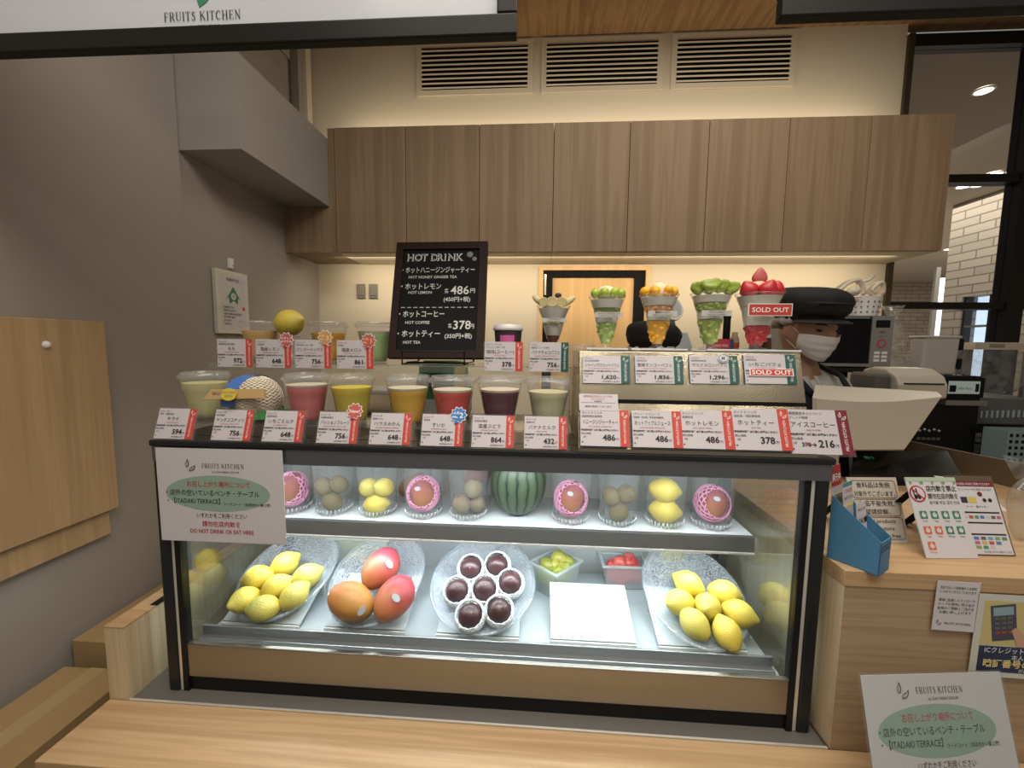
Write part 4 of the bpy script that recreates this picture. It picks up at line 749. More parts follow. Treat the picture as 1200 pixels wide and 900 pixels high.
# ---------------------------------------------------------------- parfaits
CRM = mat('whipped_cream', (.70,.67,.60), .6); ICE = mat('vanilla_ice', (.72,.62,.42), .6)
PF = [(.0,.0),(.020,.0),(.0195,.003),(.010,.007),(.0095,.011),(.0145,.022),(.021,.045),(.0245,.064),(.0265,.078),(.031,.090),(.0395,.114)]
def pr(z):
    for (r0_, z0), (r1_, z1) in zip(PF[4:], PF[5:]):
        if z0 <= z <= z1: return r0_+(r1_-r0_)*(z-z0)/(z1-z0)
    return .0095
def parfait(label, loc, layers, s=1.0, tagtext=None, sold=False, wide=1.0):
    t = thing('parfait', label, 'parfait', loc, group='parfaits on display'); t.scale = (s*wide,s*wide,s)
    b = MB(); b.lathe(PF, PGLASS, 40); b.build('glass', t, smooth=True); MB().tube([(.0397*math.cos(2*PI*i/40),.0397*math.sin(2*PI*i/40),.114) for i in range(40)], .0011, PGLASS, 6, True).build('rim', t, smooth=True)
    for z0, z1, m, nm in layers:
        zs = [z0+(z1-z0)*j/5 for j in range(6)]
        if nm == 'fruit_layer':
            b = MB()
            b.lathe([(.0005,z0)]+[(pr(z)*.90,z) for z in zs]+[(.0005,z1)], m, 28)
            for j in range(26):
                z = random.uniform(z0+.004,z1-.002); a = random.uniform(0,2*PI); r = pr(z)*.84; sz = .0055
                b.ball((sz,sz,sz*.8), m, M=Matrix.Translation((r*math.cos(a),r*math.sin(a),z)) @ Matrix.Rotation(random.uniform(0,3),4,'X'), n=7, rings=5)
            b.build(nm, t)
        else: MB().lathe([(.0005,z0)]+[(pr(z)*.95,z) for z in zs]+[(.0005,z1+.001)], m, 28).build(nm, t, smooth=True, ang=.8)
    if tagtext:
        M = F((0,-.0305,.0735)); q = MB(); q.box((-.029,-.0055,-.0006),(.029,.0055,.0006), mat('tag_clear_grey', (.50,.49,.47), .4), M); q.text(M, tagtext[0], 0, .0004, .0052, INK, 'c', z=.001, off=.02); q.text(M, tagtext[1], 0, -.0042, .0036, INK, 'c', z=.001); q.build('name_tag', t)
    if sold:
        M = F((.003,-.034,.080)) ; q = MB(); q.box((-.037,-.012,-.0008),(.037,.012,.0008), WHITEI, M); q.rect(M, -.0355,-.0105,.0355,.0105, REDT, .0011); q.text(M, 'SOLD OUT', 0, -.0045, .0125, WHITEI, 'c', z=.0014, off=.02); q.build('sold_out_tag', t)['label'] = 'red sold out tag'
    return t
def topping(t, name, r, loc, m, rot=(0,0,0), fn=None, n=14):
    b = MB(); b.ball(r, m, n=n, rings=10, fn=fn); o = b.build(name, t, smooth=True); o.location = loc; o.rotation_euler = rot; return o
TX = [P(u, 411, .95).x for u in (709,769,829,884)]
trays = [thing('display_tray', l, 'tray', ((a+b_)/2,.935,ST), group='white trays on the steel stand') for a, b_, l in ((P(685,411,.95).x,P(733,411,.95).x,'small white tray under the green grape parfait'),(P(737,411,.95).x,P(800,411,.95).x,'white tray under the mango parfait'),(P(806,411,.95).x,P(928,411,.95).x,'long white tray under melon and strawberry parfaits'))]
for t, w in zip(trays, (.036,.046,.092)):
    b = MB(); b.box((-w,-.045,0),(w,.045,.004), WHITE); b.build('tray_plate', t, bevel=.001); b = MB(); b.box((-w-.002,-.047,.0035),(w+.002,-.042,.007), WHITE); b.box((-w-.002,.042,.0035),(w+.002,.047,.007), WHITE); b.build('tray_edge', t)
PZ0 = ST+.0045
GRP = mat('green_grape', (.34,.44,.05), .25, sss=.2); GRPD = mat('grape_layer', (.36,.48,.14), .4); MGO = mat('mango_flesh', (.82,.40,.015), .4, sss=.15); MEL = mat('melon_flesh', (.28,.36,.055), .4, sss=.15, var=.25, vscale=90); MELL = mat('melon_layer', (.36,.46,.10), .45)
STR = mat('strawberry_red', (.50,.02,.03), .35, sss=.1); STRI = mat('strawberry_inside', (.58,.14,.13), .4); BAN = mat('banana_flesh', (.64,.55,.28), .5); BRN = mat('caramel_jelly', (.20,.05,.02), .3); BANC = mat('banana_centre', (.50,.40,.18), .5); SPG = mat('sponge_layer', (.70,.36,.14), .7)
t = parfait('parfait glass topped with green grapes, first on the steel stand', (TX[0],.945,PZ0), [(.012,.057,GRPD,'fruit_layer'),(.058,.074,CRM,'cream_layer'),(.075,.088,mat('grape_dark_layer', (.20,.27,.06), .4),'fruit_layer'),(.089,.107,CRM,'cream_layer')], tagtext=('シャインマスカット','SHINE MUSCAT GRAPES'))
topping(t, 'ice_cream', (.022,.022,.018), (0,.008,.122), ICE)
for x, y in ((-.026,-.006),(-.009,-.022),(.013,-.020),(.029,-.004),(0,.024)): topping(t, 'grape_topping', (.0105,.0105,.0112), (x,y,.121), GRP)
t = parfait('parfait glass topped with orange mango pieces, second on the steel stand', (TX[1],.945,PZ0), [(.012,.060,MGO,'fruit_layer'),(.061,.076,CRM,'cream_layer'),(.077,.090,SPG,'fruit_layer'),(.091,.108,CRM,'cream_layer')], 1.04, ('宮崎マンゴー','FRESH MANGO PARFAIT'))
topping(t, 'ice_cream', (.02,.02,.02), (.002,.01,.122), ICE)
for x, y, r in ((-.03,-.006,.3),(-.014,-.020,-.4),(.012,-.022,.5),(.026,-.010,-.3),(-.01,.02,.2)): topping(t, 'mango_topping', (.013,.010,.0105), (x,y,.1205), MGO, (0,r,random.uniform(0,3)), n=7)
t = parfait('parfait glass topped with green melon wedges, third on the steel stand', (TX[2],.945,PZ0), [(.012,.062,MELL,'fruit_layer'),(.063,.078,CRM,'cream_layer'),(.079,.095,MELL,'fruit_layer'),(.096,.110,CRM,'cream_layer')], 1.06, ('マスクメロン','MUSK MELON PARFAIT'))
def wedge(p): return Vector((p.x, p.y*(1 if p.z < 0 else .4), p.z+.35*abs(p.x)))
for x, y, rz, rx in ((-.030,-.008,.4,.3),(-.008,-.020,.1,-.2),(.010,-.010,-.5,.3),(.033,-.006,-.7,.2),(.0,.016,.2,0)): topping(t, 'melon_topping', (.020,.011,.014), (x,y,.124+.004*(x < .02 and x > -.02)), MEL, (rx,.15*(1 if x > 0 else -1),rz), wedge, n=9)
t = parfait('parfait glass of strawberries with a red sold out tag', (TX[3],.945,PZ0), [(.010,.050,STR,'fruit_layer'),(.051,.088,CRM,'cream_layer'),(.089,.109,CRM,'cream_layer')], 1.06, sold=True, wide=1.12)
topping(t, 'ice_cream', (.017,.017,.017), (-.001,.008,.128), ICE)
def berry(p): k = 1-.42*max(-.3, min(1, p.z/.016))**1 if True else 1; return Vector((p.x*k, p.y*k, p.z))
for x, y, rz, rx in ((-.024,-.010,0,.1),(.006,-.019,0,.3),(.024,-.008,0,-.1),(.002,.022,0,0)): topping(t, 'strawberry_topping', (.016,.014,.017), (x,y,.124), STR, (rx,.5*(-1 if x < 0 else .6),rz), berry)
o = topping(t, 'strawberry_half', (.0125,.005,.017), (0,0,.150), STRI, (.1,0,0), berry); b = MB(); b.ball((.013,.004,.0175), STR, fn=berry); q = b.build('strawberry_skin', o, smooth=True); q.location = (0,.002,0)
pb = P(648, 403, UY); t = thing('fruit_pedestal', 'small clear pedestal under the banana parfait on the upper shelf', 'display stand', (pb.x,UY,US+.0005)); MB().lathe([(.0005,0),(.028,0),(.026,.004),(.024,.045),(.0005,.046)], ACR, 28).build('pedestal_body', t, smooth=True, ang=.6)
t = parfait('banana parfait glass with sliced banana on the upper acrylic shelf', (pb.x,UY,US+.047), [(.010,.030,BRN,'jelly_layer'),(.031,.060,CRM,'cream_layer'),(.061,.078,BAN,'fruit_layer'),(.079,.108,CRM,'cream_layer')], 0.86, ('バナナチョコ','BANANA PARFAIT'), wide=1.22)
for c in [o for o in t.children if o.name.startswith('glass')]: pass
def slice_(t, loc, rot):
    b = MB(); b.lathe([(.0005,0),(.013,0),(.0135,.003),(.013,.006),(.0005,.006)], BAN, 20); b.lathe([(.0005,-.0004),(.004,-.0004)], BANC, 10); o = b.build('banana_slice', t, smooth=True, ang=.6); o.location = loc; o.rotation_euler = rot
for x, y, r in ((-.026,-.014,.5),(-.006,-.024,.1),(.018,-.018,-.3),(.0,.015,0)): slice_(t, (x,y,.126), (PI/2+.2,0,r))
topping(t, 'ice_cream', (.020,.020,.020), (0,.004,.122), CRM); topping(t, 'mint_leaf', (.008,.005,.008), (.010,-.004,.145), mat('dark_garnish', (.03,.03,.05), .6))
for s in (-1, 1): topping(t, 'banana_stick', (.022,.006,.009), (s*.034,-.002,.129), BAN, (0,-s*.75,0), n=10)
# ---------------------------------------------------------------- chalkboard on its easel
def ortho(o, xd, yd): xd = Vector(xd).normalized(); yd = Vector(yd); yd -= xd*yd.dot(xd); return F(o, xd, yd)
BL_, BR_, TL_ = P(455,420,1.0), P(567,420.5,1.0), P(466,286,1.09)
Mw = ortho(BL_, BR_-BL_, TL_-BL_); bw = (BR_-BL_).length; bh = (TL_-BL_).length
t = thing('menu_chalkboard', 'dark framed chalkboard lettered HOT DRINK standing on an easel', 'chalkboard', BL_)
Mb = Matrix.Translation(-BL_) @ Mw; DKW = mat('dark_wood_frame', (.022,.011,.009), .6, spec=.15); fw = .019
b = MB(); b.box((0,0,-.008),(bw,fw,.008), DKW, Mb); b.box((0,bh-fw,-.008),(bw,bh,.008), DKW, Mb); b.box((0,fw,-.008),(fw,bh-fw,.008), DKW, Mb); b.box((bw-fw,fw,-.008),(bw,bh-fw,.008), DKW, Mb); b.build('frame', t)
b = MB(); b.box((fw,fw,-.004),(bw-fw,bh-fw,.003), BLACK, Mb); b.build('slate', t)
b = MB(); Z = .0036; X = lambda f: fw+f*(bw-2*fw); Y_ = lambda f: fw+f*(bh-2*fw)
for j, (s, x) in enumerate((('H',.05),('O',.14),('T',.235),('D',.36),('R',.445),('I',.535),('N',.585),('K',.69))):
    b.text(Mb, s, X(x), Y_(.885), .026, CHALK, off=.045, z=Z); b.text(Mb, s, X(x), Y_(.885), .026, BLACK, off=-.012, z=Z+.0003)
b.text(Mb, '✳', X(.83), Y_(.925), .016, CHALK, z=Z); b.text(Mb, '✳', X(.90), Y_(.885), .012, CHALK, z=Z)
for s, x, y, h, mw in (('・ホットハニージンジャーティー',.0,.765,.0185,.94),('HOT HONEY GINGER TEA',.09,.705,.0105,.76),('・ホットレモン',.0,.60,.0185,.52),('HOT LEMON',.10,.55,.0105,.32),('各',.56,.56,.013,.1),('486',.645,.545,.031,.24),('円',.895,.56,.014,.1),('(450円+税)',.56,.475,.0145,.40),('・ホットコーヒー',.0,.325,.0195,.58),('HOT COFFEE',.09,.255,.0105,.36),('・ホットティー',.0,.135,.0195,.54),('HOT TEA',.08,.065,.0105,.28),('各',.63,.22,.012,.1),('378',.70,.205,.031,.22),('円',.905,.215,.013,.1),('(350円+税)',.60,.12,.0145,.38)): b.text(Mb, s, X(x), Y_(y), h, CHALK, maxw=mw*(bw-2*fw), off=.012, z=Z)
for j in range(12): b.rect(Mb, X(.02+j*.08), Y_(.412), X(.07+j*.08), Y_(.418), CHALK, Z)
b.build('chalk_lettering', t)
e = thing('tabletop_easel', 'black wire easel holding up the chalkboard', 'easel', (BL_.x+bw/2,1.03,US)); b = MB(); y0 = BL_.y-.004
for s in (-1, 1):
    xx = BL_.x+bw/2+s*.075; zb = BL_.z
    b.tube([(xx,y0-.022,zb+.020),(xx,y0-.021,zb-.012),(xx,y0+.016,zb-.012),(xx,y0+.016,US+.003),(xx,1.112,US+.003),(xx,1.105,US+.16)], .0025, BLACKM, 8)
b.tube([(BL_.x+bw/2-.075,y0+.016,US+.003),(BL_.x+bw/2+.075,y0+.016,US+.003)], .0025, BLACKM, 8); b.tube([(BL_.x+bw/2-.075,1.105,US+.16),(BL_.x+bw/2+.075,1.105,US+.16)], .0025, BLACKM, 8); b.tube([(BL_.x+bw/2-.075,y0-.0215,zb+.018),(BL_.x+bw/2+.075,y0-.0215,zb+.018)], .0018, BLACKM, 8); b.build('wire_frame', e, world=True)
# ---------------------------------------------------------------- notices
def notice(b, M, w, h, Z=.0006):
    k = w/300; f = lambda x: x*k
    b.leaves(M, f(70), f(166), f(26), INK, Z); b.serif(M, 'FRUITS KITCHEN', f(160), f(174), f(10.5), INK, z=Z); b.text(M, 'by SUN FRESH GROUP', f(165), f(163), f(6.5), INK, 'c', z=Z)
    b.oval(M, f(143), f(115), f(124), f(42), SAGE, Z*.6)
    b.text(M, 'お召し上がり場所について', f(146), f(131), f(14.5), INKR, 'c', z=Z, maxw=f(150), off=.01)
    b.text(M, '・店外の空いているベンチ・テーブル', f(20), f(110), f(15), INK, z=Z, maxw=f(222), off=.01)
    b.text(M, '・【ITADAKI TERRACE】', f(22), f(91), f(15), INK, z=Z, maxw=f(126), off=.01); b.text(M, 'フードコート（当店向かい側２階）', f(156), f(88), f(8), INK, z=Z, maxw=f(112), off=.01)
    b.text(M, 'いずれかをご利用ください', f(150), f(58), f(13), INK, 'c', z=Z, maxw=f(120)); b.text(M, '請勿在店内飲食', f(148), f(38), f(14), INKR, 'c', z=Z, maxw=f(92), off=.01); b.text(M, 'DO NOT DRINK OR EAT HERE', f(148), f(21), f(13), INKR, 'c', z=Z, maxw=f(152), off=.015)
a_, b_, c_ = P(181,524,.795), P(329,527,.795), P(190,632,.795)
M = ortho((c_.x+.002,.7925,c_.z), (b_.x-a_.x, 0, b_.z-a_.z-.001), (0,0,1)); w = .272; h = a_.z-c_.z
t = thing('paper_notice', 'white eating area notice taped to upper left of case glass', 'notice', M.translation); M0 = Matrix.Translation(-M.translation) @ M
MB().box((0,0,-.001),(w,h,0), PAPER, M0).build('notice_sheet', t); b = MB(); notice(b, M0, w, h); b.build('notice_print', t)
M = ortho((.558,.640,.807), (.285,.055,-.020), (-.055,.045,.17))
t = thing('paper_notice', 'large eating area notice in clear stand in the lower right corner', 'notice', (.70,.66,LZ)); M0 = Matrix.Translation(-t.location) @ M
MB().box((0,0,-.001),(.285,.195,0), PAPER, M0).build('notice_sheet', t); b = MB(); notice(b, M0, .285, .195); b.build('notice_print', t); b = MB(); b.box((-.002,-.002,-.004),(.287,.197,-.002), ACR, M0); b.box((-.002,-.002,.0012),(.287,.197,.002), ACR, M0); b.build('clear_holder', t)
b = MB(); b.box((.0,-.02,LZ-.785),(.26,.03,.006), ACR); b.build('stand_foot', t).location = (-.10,0,.001)
t = thing('paper_notice', 'small white text notice stuck on the checkout counter front', 'notice', (.760,.7655,1.087)); M = F((-.0365,0,-.047), (1,.0,-.02), (.02,0,1)); b = MB(); b.box((0,0,-.0003),(.073,.094,.0005), PAPER, M); b.build('notice_sheet', t); b = MB()
for k, s in enumerate(('当店ではレジ袋削減のため有料','とさせていただいております','','環境に配慮したストローや','カップの使用に取り組み','皆様のご理解とご協力を','お願い申し上げます')): b.text(M, s, .0365, .080-k*.0078, .0062, INK, 'c', maxw=.062, z=.0008)
b.leaves(M, .006, .010, .010, INK, .0008); b.text(M, 'FRUITS KITCHEN', .02, .012, .006, INK, z=.0008); b.build('notice_print', t)
t = thing('card_payment_poster', 'card payment poster with keypad terminal at right counter front', 'poster', (.90,.7655,1.04)); M = F((-.105,0,-.085), (1,0,-.012), (.012,0,1)); b = MB(); b.box((0,0,-.0003),(.21,.158,.0005), mat('poster_white', (.58,.57,.52), .5), M); b.build('poster_sheet', t); b = MB()
b.rect(M, .012,.062,.198,.146, mat('poster_yellow', (.55,.47,.20), .5), .0007); Mt = M @ Matrix.Translation((.048,.106,.0009)) @ Matrix.Rotation(.16,4,'Z')
DG = mat('terminal_grey', (.06,.065,.085), .5); b.prism([(-.021,-.034),(.021,-.034),(.021,.034),(-.021,.034)], 0, .0002, DG, Mt); b.rect(Mt, -.017,.014,.017,.030, mat('lcd_blue', (.25,.36,.42), .4), .0004)
for r in range(4):
    for c in range(3): b.rect(Mt, -.015+c*.0105,.006-r*.009,-.007+c*.0105,.011-r*.009, GREYST if r < 3 else mat('key_red', (.35,.06,.05), .5), .0004)
b.poly(M, [(.062,.092),(.068,.098),(.085,.084),(.10,.082),(.12,.066),(.12,.062),(.075,.062),(.07,.075)], mat('poster_skin', (.55,.32,.22), .5), .0014); b.poly(M, [(.085,.112),(.122,.104),(.128,.134),(.090,.142)], mat('card_blue', (.04,.09,.28), .4), .0012); b.rect(M, .094,.124,.102,.131, mat('chip_gold', (.6,.45,.12), .4), .0016)
b.rect(M, .012,.010,.198,.060, mat('poster_navy', (.02,.03,.075), .5), .0008); b.text(M, 'ICクレジットカードのご利用は', .022, .048, .0125, WHITEI, z=.0011, maxw=.16); b.text(M, '本人確認のため', .105, .036, .0105, WHITEI, 'c', z=.0011); b.text(M, '暗証番号の入力', .022, .021, .0165, YELI, z=.0011, off=.02); b.text(M, 'が必要です。', .105, .012, .008, WHITEI, 'c', z=.0011); b.build('poster_print', t)
# ---------------------------------------------------------------- checkout counter things
def easel_sign(name, label, p0, p1, h, lean, back=None, sheet=PAPER):
    p0, p1 = Vector(p0), Vector(p1); t = thing(name, label, 'sign', (p0+p1)/2); d = p1-p0; w = d.length; x = d.normalized(); yv = Vector((0,lean,1)); 
    M = ortho(p0-t.location+Vector((0,0,.001)), x, yv); MB().box((0,0,-.002),(w,h,0), sheet, M).build('sign_sheet', t)
    n = M.to_3x3() @ Vector((0,0,1)); yy = M.to_3x3() @ Vector((0,1,0)); top = yy*h*.86; b = MB()
    for q in (.1, .8): a = M.translation+x*(w*q)+top-n*.0025; b.hexa([a, a+x*.02, a+x*.02-n*.002, a-n*.002, *[Vector((v.x, v.y+.10 if k > 0 else v.y+.10, .0)) for k, v in enumerate((a, a+x*.02, a+x*.02-n*.002, a-n*.002))]], BLACK)
    b.build('rear_prop', t); return t, M, w
c0 = PZ(1012,641,TZ); c1 = PZ(1073,641,TZ)
t, M, w = easel_sign('duty_free_sign', 'cream sign with three outlined text boxes behind the blue holder', c0+Vector((0,.014,0)), c1+Vector((0,.014,0)), .135, .35, sheet=mat('sign_cream', (.50,.46,.39), .5)); b = MB(); BRO = mat('outline_brown', (.22,.11,.07), .6)
sw = w
for y0, y1, ls in ((.092,.128,('食料品は免税','対象外でございます。')),(.055,.089,('食品不能免税,','望請諒解。')),(.008,.052,('Food products','at this store','are not duty free.'))):
    pts = []; r = .006; xa, xb = .006, w-.006
    for cx, cy, a0_ in ((xb-r,y1-r,0),(xa+r,y1-r,PI/2),(xa+r,y0+r,PI),(xb-r,y0+r,3*PI/2)): pts += [(cx+r*math.cos(a0_+k*PI/8), cy+r*math.sin(a0_+k*PI/8)) for k in range(5)]
    b.ring(M, pts, .0012, BRO, .0008)
    for k, s in enumerate(ls): b.text(M, s, w/2, y1-(y1-y0)*(k+.78)/len(ls)-.000, .0125 if len(ls) < 3 else .0115, INK, 'c', maxw=w*.82, z=.0009)
b.build('sign_print', t)
c0 = PZ(1086,655,TZ); c1 = PZ(1147,655,TZ)
t, M, w = easel_sign('allergen_sign', 'white sign with no-eating symbol and rows of green and orange icons', c0, c1, .155, .42); b = MB()
b.rect(M, 0,.147,w,.155, mat('pale_green_print', (.40,.50,.36), .6), .0007)
for k in range(5): b.oval(M, .008+k*w*.22, .144, .004 if k % 2 else .0025, .003, mat('leaf_green', (.16,.30,.12), .6), .0008, 10)
b.oval(M, .017,.122,.0165,.0165, INKR, .0008); b.oval(M, .017,.122,.0135,.0135, PAPER, .001); 
for dx in (-.005,.002): b.line(M, .015+dx,.112,.013+dx,.133,.003, INK, .0012); b.oval(M, .016+dx+.001,.116,.003,.005, INK, .0012, 14)
b.line(M, .007,.132,.027,.112,.003, INKR, .0014)
b.text(M, '店内飲食禁止', .037, .128, .0125, INK, maxw=w-.041, off=.015); b.text(M, '請勿在店内飲食', .037, .113, .0115, INK, maxw=w-.041, off=.01); b.text(M, '음식물 반입 금지 안내', .037, .102, .0075, INK, maxw=w-.043)
for r, cols in enumerate(('gggg','oogg','o')):
    for c, q in enumerate(cols):
        x, y = .010+c*(w-.014)/4, .074-r*.029; m = GREENI if q == 'g' else ORANGEI; b.rect(M, x,y,x+.0145,y+.0145, m, .0008); b.oval(M, x+.0072, y+.0068, .0045, .0045, PAPER, .001, 12); b.rect(M, x+.006,y+.0095,x+.0085,y+.013, PAPER, .001); b.text(M, ('Fruit','Veg','Soup','Apple','Egg','Milk','Wheat','Nuts','Shrimp')[r*4+c], x+.0072, y-.006, .005, m, 'c', z=.001)
b.build('sign_print', t)
c0 = PZ(1141,655,TZ); c1 = c0+Vector((.095,.003,0))
t, M, w = easel_sign('payment_sign', 'payment methods sign with maroon heading in brown board at right edge', c0+Vector((0,.014,0)), c1+Vector((0,.014,0)), .155, .42, sheet=mat('brown_board', (.10,.07,.045), .6)); M = M @ Matrix.Translation((.003,.002,.001)); b = MB(); w = .088; h = .142
b.box((0,0,-.0008),(w,h,.0004), PAPER, M); b.rect(M, 0,h-.011,w,h, MAROON, .0007); b.text(M, '下記のお支払い方法をご利用いただけます', w/2, h-.008, .006, WHITEI, 'c', maxw=w*.85, z=.001); b.text(M, '各種クレジットカードがご利用いただけます', w/2, h-.019, .0055, INK, 'c', maxw=w*.85, z=.0008)
for x, y, q in ((.008,h-.026,MAROON),(.056,h-.026,MAROON)): b.oval(M, x, y, .005, .005, q, .0008, 14)
b.rect(M, .012,h-.044,.028,h-.032, mat('card_black', (.04,.035,.05), .4), .0008); b.rect(M, .030,h-.044,.046,h-.032, mat('chip_gold', (.6,.45,.12), .4), .0008); b.oval(M, .062,h-.038,.004,.004, INK, .0008, 12); b.oval(M, .073,h-.038,.004,.004, INK, .0008, 12); b.text(M, 'カード・電子マネー', w/2, h-.053, .005, INK, 'c', z=.0008)
for y in (.078,.058,.036): b.rect(M, .004,y,w-.004,y+.003, INK, .0008)
b.text(M, 'VISA', .006, .068, .006, NAVYI, z=.0008); cs = [(.42,.08,.05),(.06,.25,.16),(.08,.16,.42),(.5,.48,.44),(.12,.1,.1),(.45,.10,.2),(.1,.35,.5),(.5,.38,.08),(.2,.3,.1)]
for k in range(6): b.rect(M, .022+k*.0108,.0675,.030+k*.0108,.0735, mat('logo%d' % k, cs[k], .5), .0008)
for r in range(3):
    for k in range(6-r): b.rect(M, .006+k*.0135,.027-r*.0085,.0155+k*.0135,.033-r*.0085, mat('logo%d' % ((k*2+r*3) % 9), cs[(k*2+r*3) % 9], .5), .0008)
b.text(M, '一部ご利用いただけない場合がございます', .03, .003, .0045, INK, maxw=.055, z=.0008); b.build('sign_print', t)
t = thing('counter_shade_board', 'low brown board standing for the shaded countertop behind payment and allergen signs', 'shade board', (1.2,1.2,TZ)); sA, sB = PZ(1058,517,1.22)+Vector((.02,.02,0)), PZ(1215,549,1.22)+Vector((.02,.02,0)); dd = (sB-sA).normalized().cross(Vector((0,0,1)))*.012
b = MB(); b.hexa([Vector((p.x,p.y,z)) for z in (TZ+.0005,1.22) for p in (sA, sB, sB-dd, sA-dd)], mat('shaded_wood_brown', (.12,.085,.045), .5)); b.build('shade_board', t, world=True)  # dark brown board puts the counter's shadow behind the signs into colour
# blue leaflet holder
t = thing('leaflet_holder', 'blue cardboard leaflet holder at the counter corner', 'leaflet holder', (.61,.80,TZ)); BLU = mat('blue_board', (.06,.20,.36), .6); INB = mat('inner_board', (.50,.47,.36), .7)
t.rotation_euler = (0,0,.62); b = MB(); W2, D2 = .024, .040
b.hexa([(-W2,-D2,0),(W2,-D2,0),(W2,-D2+.0015,0),(-W2,-D2+.0015,0),(-W2,-D2,.062),(W2,-D2,.062),(W2,-D2+.0015,.062),(-W2,-D2+.0015,.062)], BLU)
for x in (-W2, W2-.0015): b.add([(x,-D2,0),(x,D2,0),(x,D2,.125),(x,-D2,.062),(x+.0015,-D2,0),(x+.0015,D2,0),(x+.0015,D2,.125),(x+.0015,-D2,.062)], [(0,1,2,3),(7,6,5,4),(0,4,5,1),(3,2,6,7),(0,3,7,4),(1,5,6,2)], BLU)
b.box((-W2,-D2,0),(W2,D2,.0015), BLU); b.build('holder_body', t); MB().box((-W2,D2-.0015,0),(W2,D2,.125), INB).build('back_board', t)
b = MB(); M = F((0,-D2-.0003,.048)); b.ring(M, [(-.021,-.005),(.021,-.003),(.021,.006),(-.021,.004)], .0014, mat('dark_blue_print', (.015,.05,.12), .6), .0003); b.text(M, 'ご自由に', 0, -.003, .008, mat('dark_blue_print', (.015,.05,.12), .6), 'c', z=.0004); b.build('front_print', t)
Mx = Matrix.Translation(t.location) @ Matrix.Rotation(.62, 4, 'Z')
def leaflet(label, y, z0, h, fn, dx=0, ww=.021):
    q = thing('leaflet', label, 'leaflet', Mx @ Vector((dx,y,z0)), group='leaflets at the counter corner'); q.rotation_euler = (0,0,.62); M = F((-ww,0,0), (1,0,0), (0,.12,1)); b = MB(); b.box((0,0,-.0008),(2*ww,h,0), PAPER, M); fn(b, M, 2*ww, h); b.build('leaflet_sheet', q)
leaflet('white leaflet lettered PAY standing in the blue holder', -.012, .002, .118, lambda b, M, w, h: (b.text(M, 'PAY', w/2, h-.040, .016, INK, 'c'), b.text(M, 'ご利用いただけます', w/2, h-.015, .006, INK, 'c', maxw=w*.85), b.oval(M, w*.88, h-.035, .005, .006, INK, .0006, 14), b.oval(M, w*.12, h-.036, .003, .004, INK, .0006, 14), b.text(M, '当店で使えます', w/2, h-.060, .006, ORANGEI, 'c', maxw=w*.85)))
leaflet('pale yellow edged leaflet behind the PAY leaflet', .008, .002, .150, lambda b, M, w, h: (b.rect(M, 0,h-.008,w,h, mat('teal_print', (.05,.25,.28), .6)), b.text(M, 'スマホ決済', w/2, h-.020, .009, INKR, 'c', maxw=w*.9), b.text(M, 'お会計できます', w/2, h-.032, .008, INK, 'c', maxw=w*.9), b.rect(M, 0,h-.046,w,h-.040, YELI)))
leaflet('red leaflet lettered in white at the very back of the blue holder', .026, .002, .178, lambda b, M, w, h: (b.rect(M, 0,h-.040,w,h, mat('bright_red_print', (.42,.02,.03), .5)), b.text(M, '還元中', w/2, h-.030, .017, WHITEI, 'c', maxw=w*.9, z=.0009, off=.02)))
# till: customer display, terminal, printer
GZ = TZ
t = thing('customer_display', 'flat black glossy customer display panel in front of the till', 'display', (1.02,1.22,GZ))
zf = TZ+.030; pA, pB, pC, pD = PZ(1003,558,zf), PZ(1122,558,zf), PZ(1117,527,zf+.03), PZ(1016,527,zf+.03); pC = PZ(1110,528,zf+.044); pD = PZ(1000,528,zf+.044)
pA.y = pB.y = (pA.y+pB.y)/2
b = MB(); dn = Vector((0,0,.012)); b.hexa([pA-dn,pB-dn,pC-dn,pD-dn,pA,pB,pC,pD], mat('glossy_black', (.010,.011,.010), .12)); b.build('panel', t, world=True)
b = MB(); b.hexa([Vector((p.x,p.y,TZ)) for p in (pA,pB,pC,pD)]+[p-dn for p in (pA,pB,pC,pD)], BLACK); b.build('panel_base', t, world=True)
Md = ortho(pA, pB-pA, pD-pA); b = MB(); b.text(Md, '合計', .085, .14, .018, mat('green_digits', (.06,.30,.16), .5, emit=.35), z=.0012); b.text(Md, '預り', .095, .085, .016, mat('green_digits', (.06,.30,.16), .5), z=.0012); Md2 = Matrix.Translation(-t.location) @ Md; b.v = [tuple(Vector(v)-t.location) for v in b.v]; b.build('green_digits', t)
t = thing('till_terminal', 'white point-of-sale terminal seen from behind on the checkout counter', 'till', (1.0,1.3,TZ))
q = [P(951,487,1.30), P(958,452,1.40), P(1100,460,1.40), P(1104,466,1.30), P(1060,527,1.27), P(976,527,1.27)]
def ring_pts(Y, tl, tr, br_, bl_, sag):
    TLp, TRp, BRp, BLp = (P(*p, Y) for p in (tl, tr, br_, bl_)); o_ = []
    for i in range(9): s = i/8; p = TLp.lerp(TRp, s); p.z -= sag*math.sin(PI*s); o_.append(p)
    return o_+[TRp.lerp(BRp, .5), BRp]+[BRp.lerp(BLp, .5)]+[BLp, BLp.lerp(TLp, .5)]
r1_ = ring_pts(1.27, (952,466), (1104,464), (1059,528), (952,528), .012); 
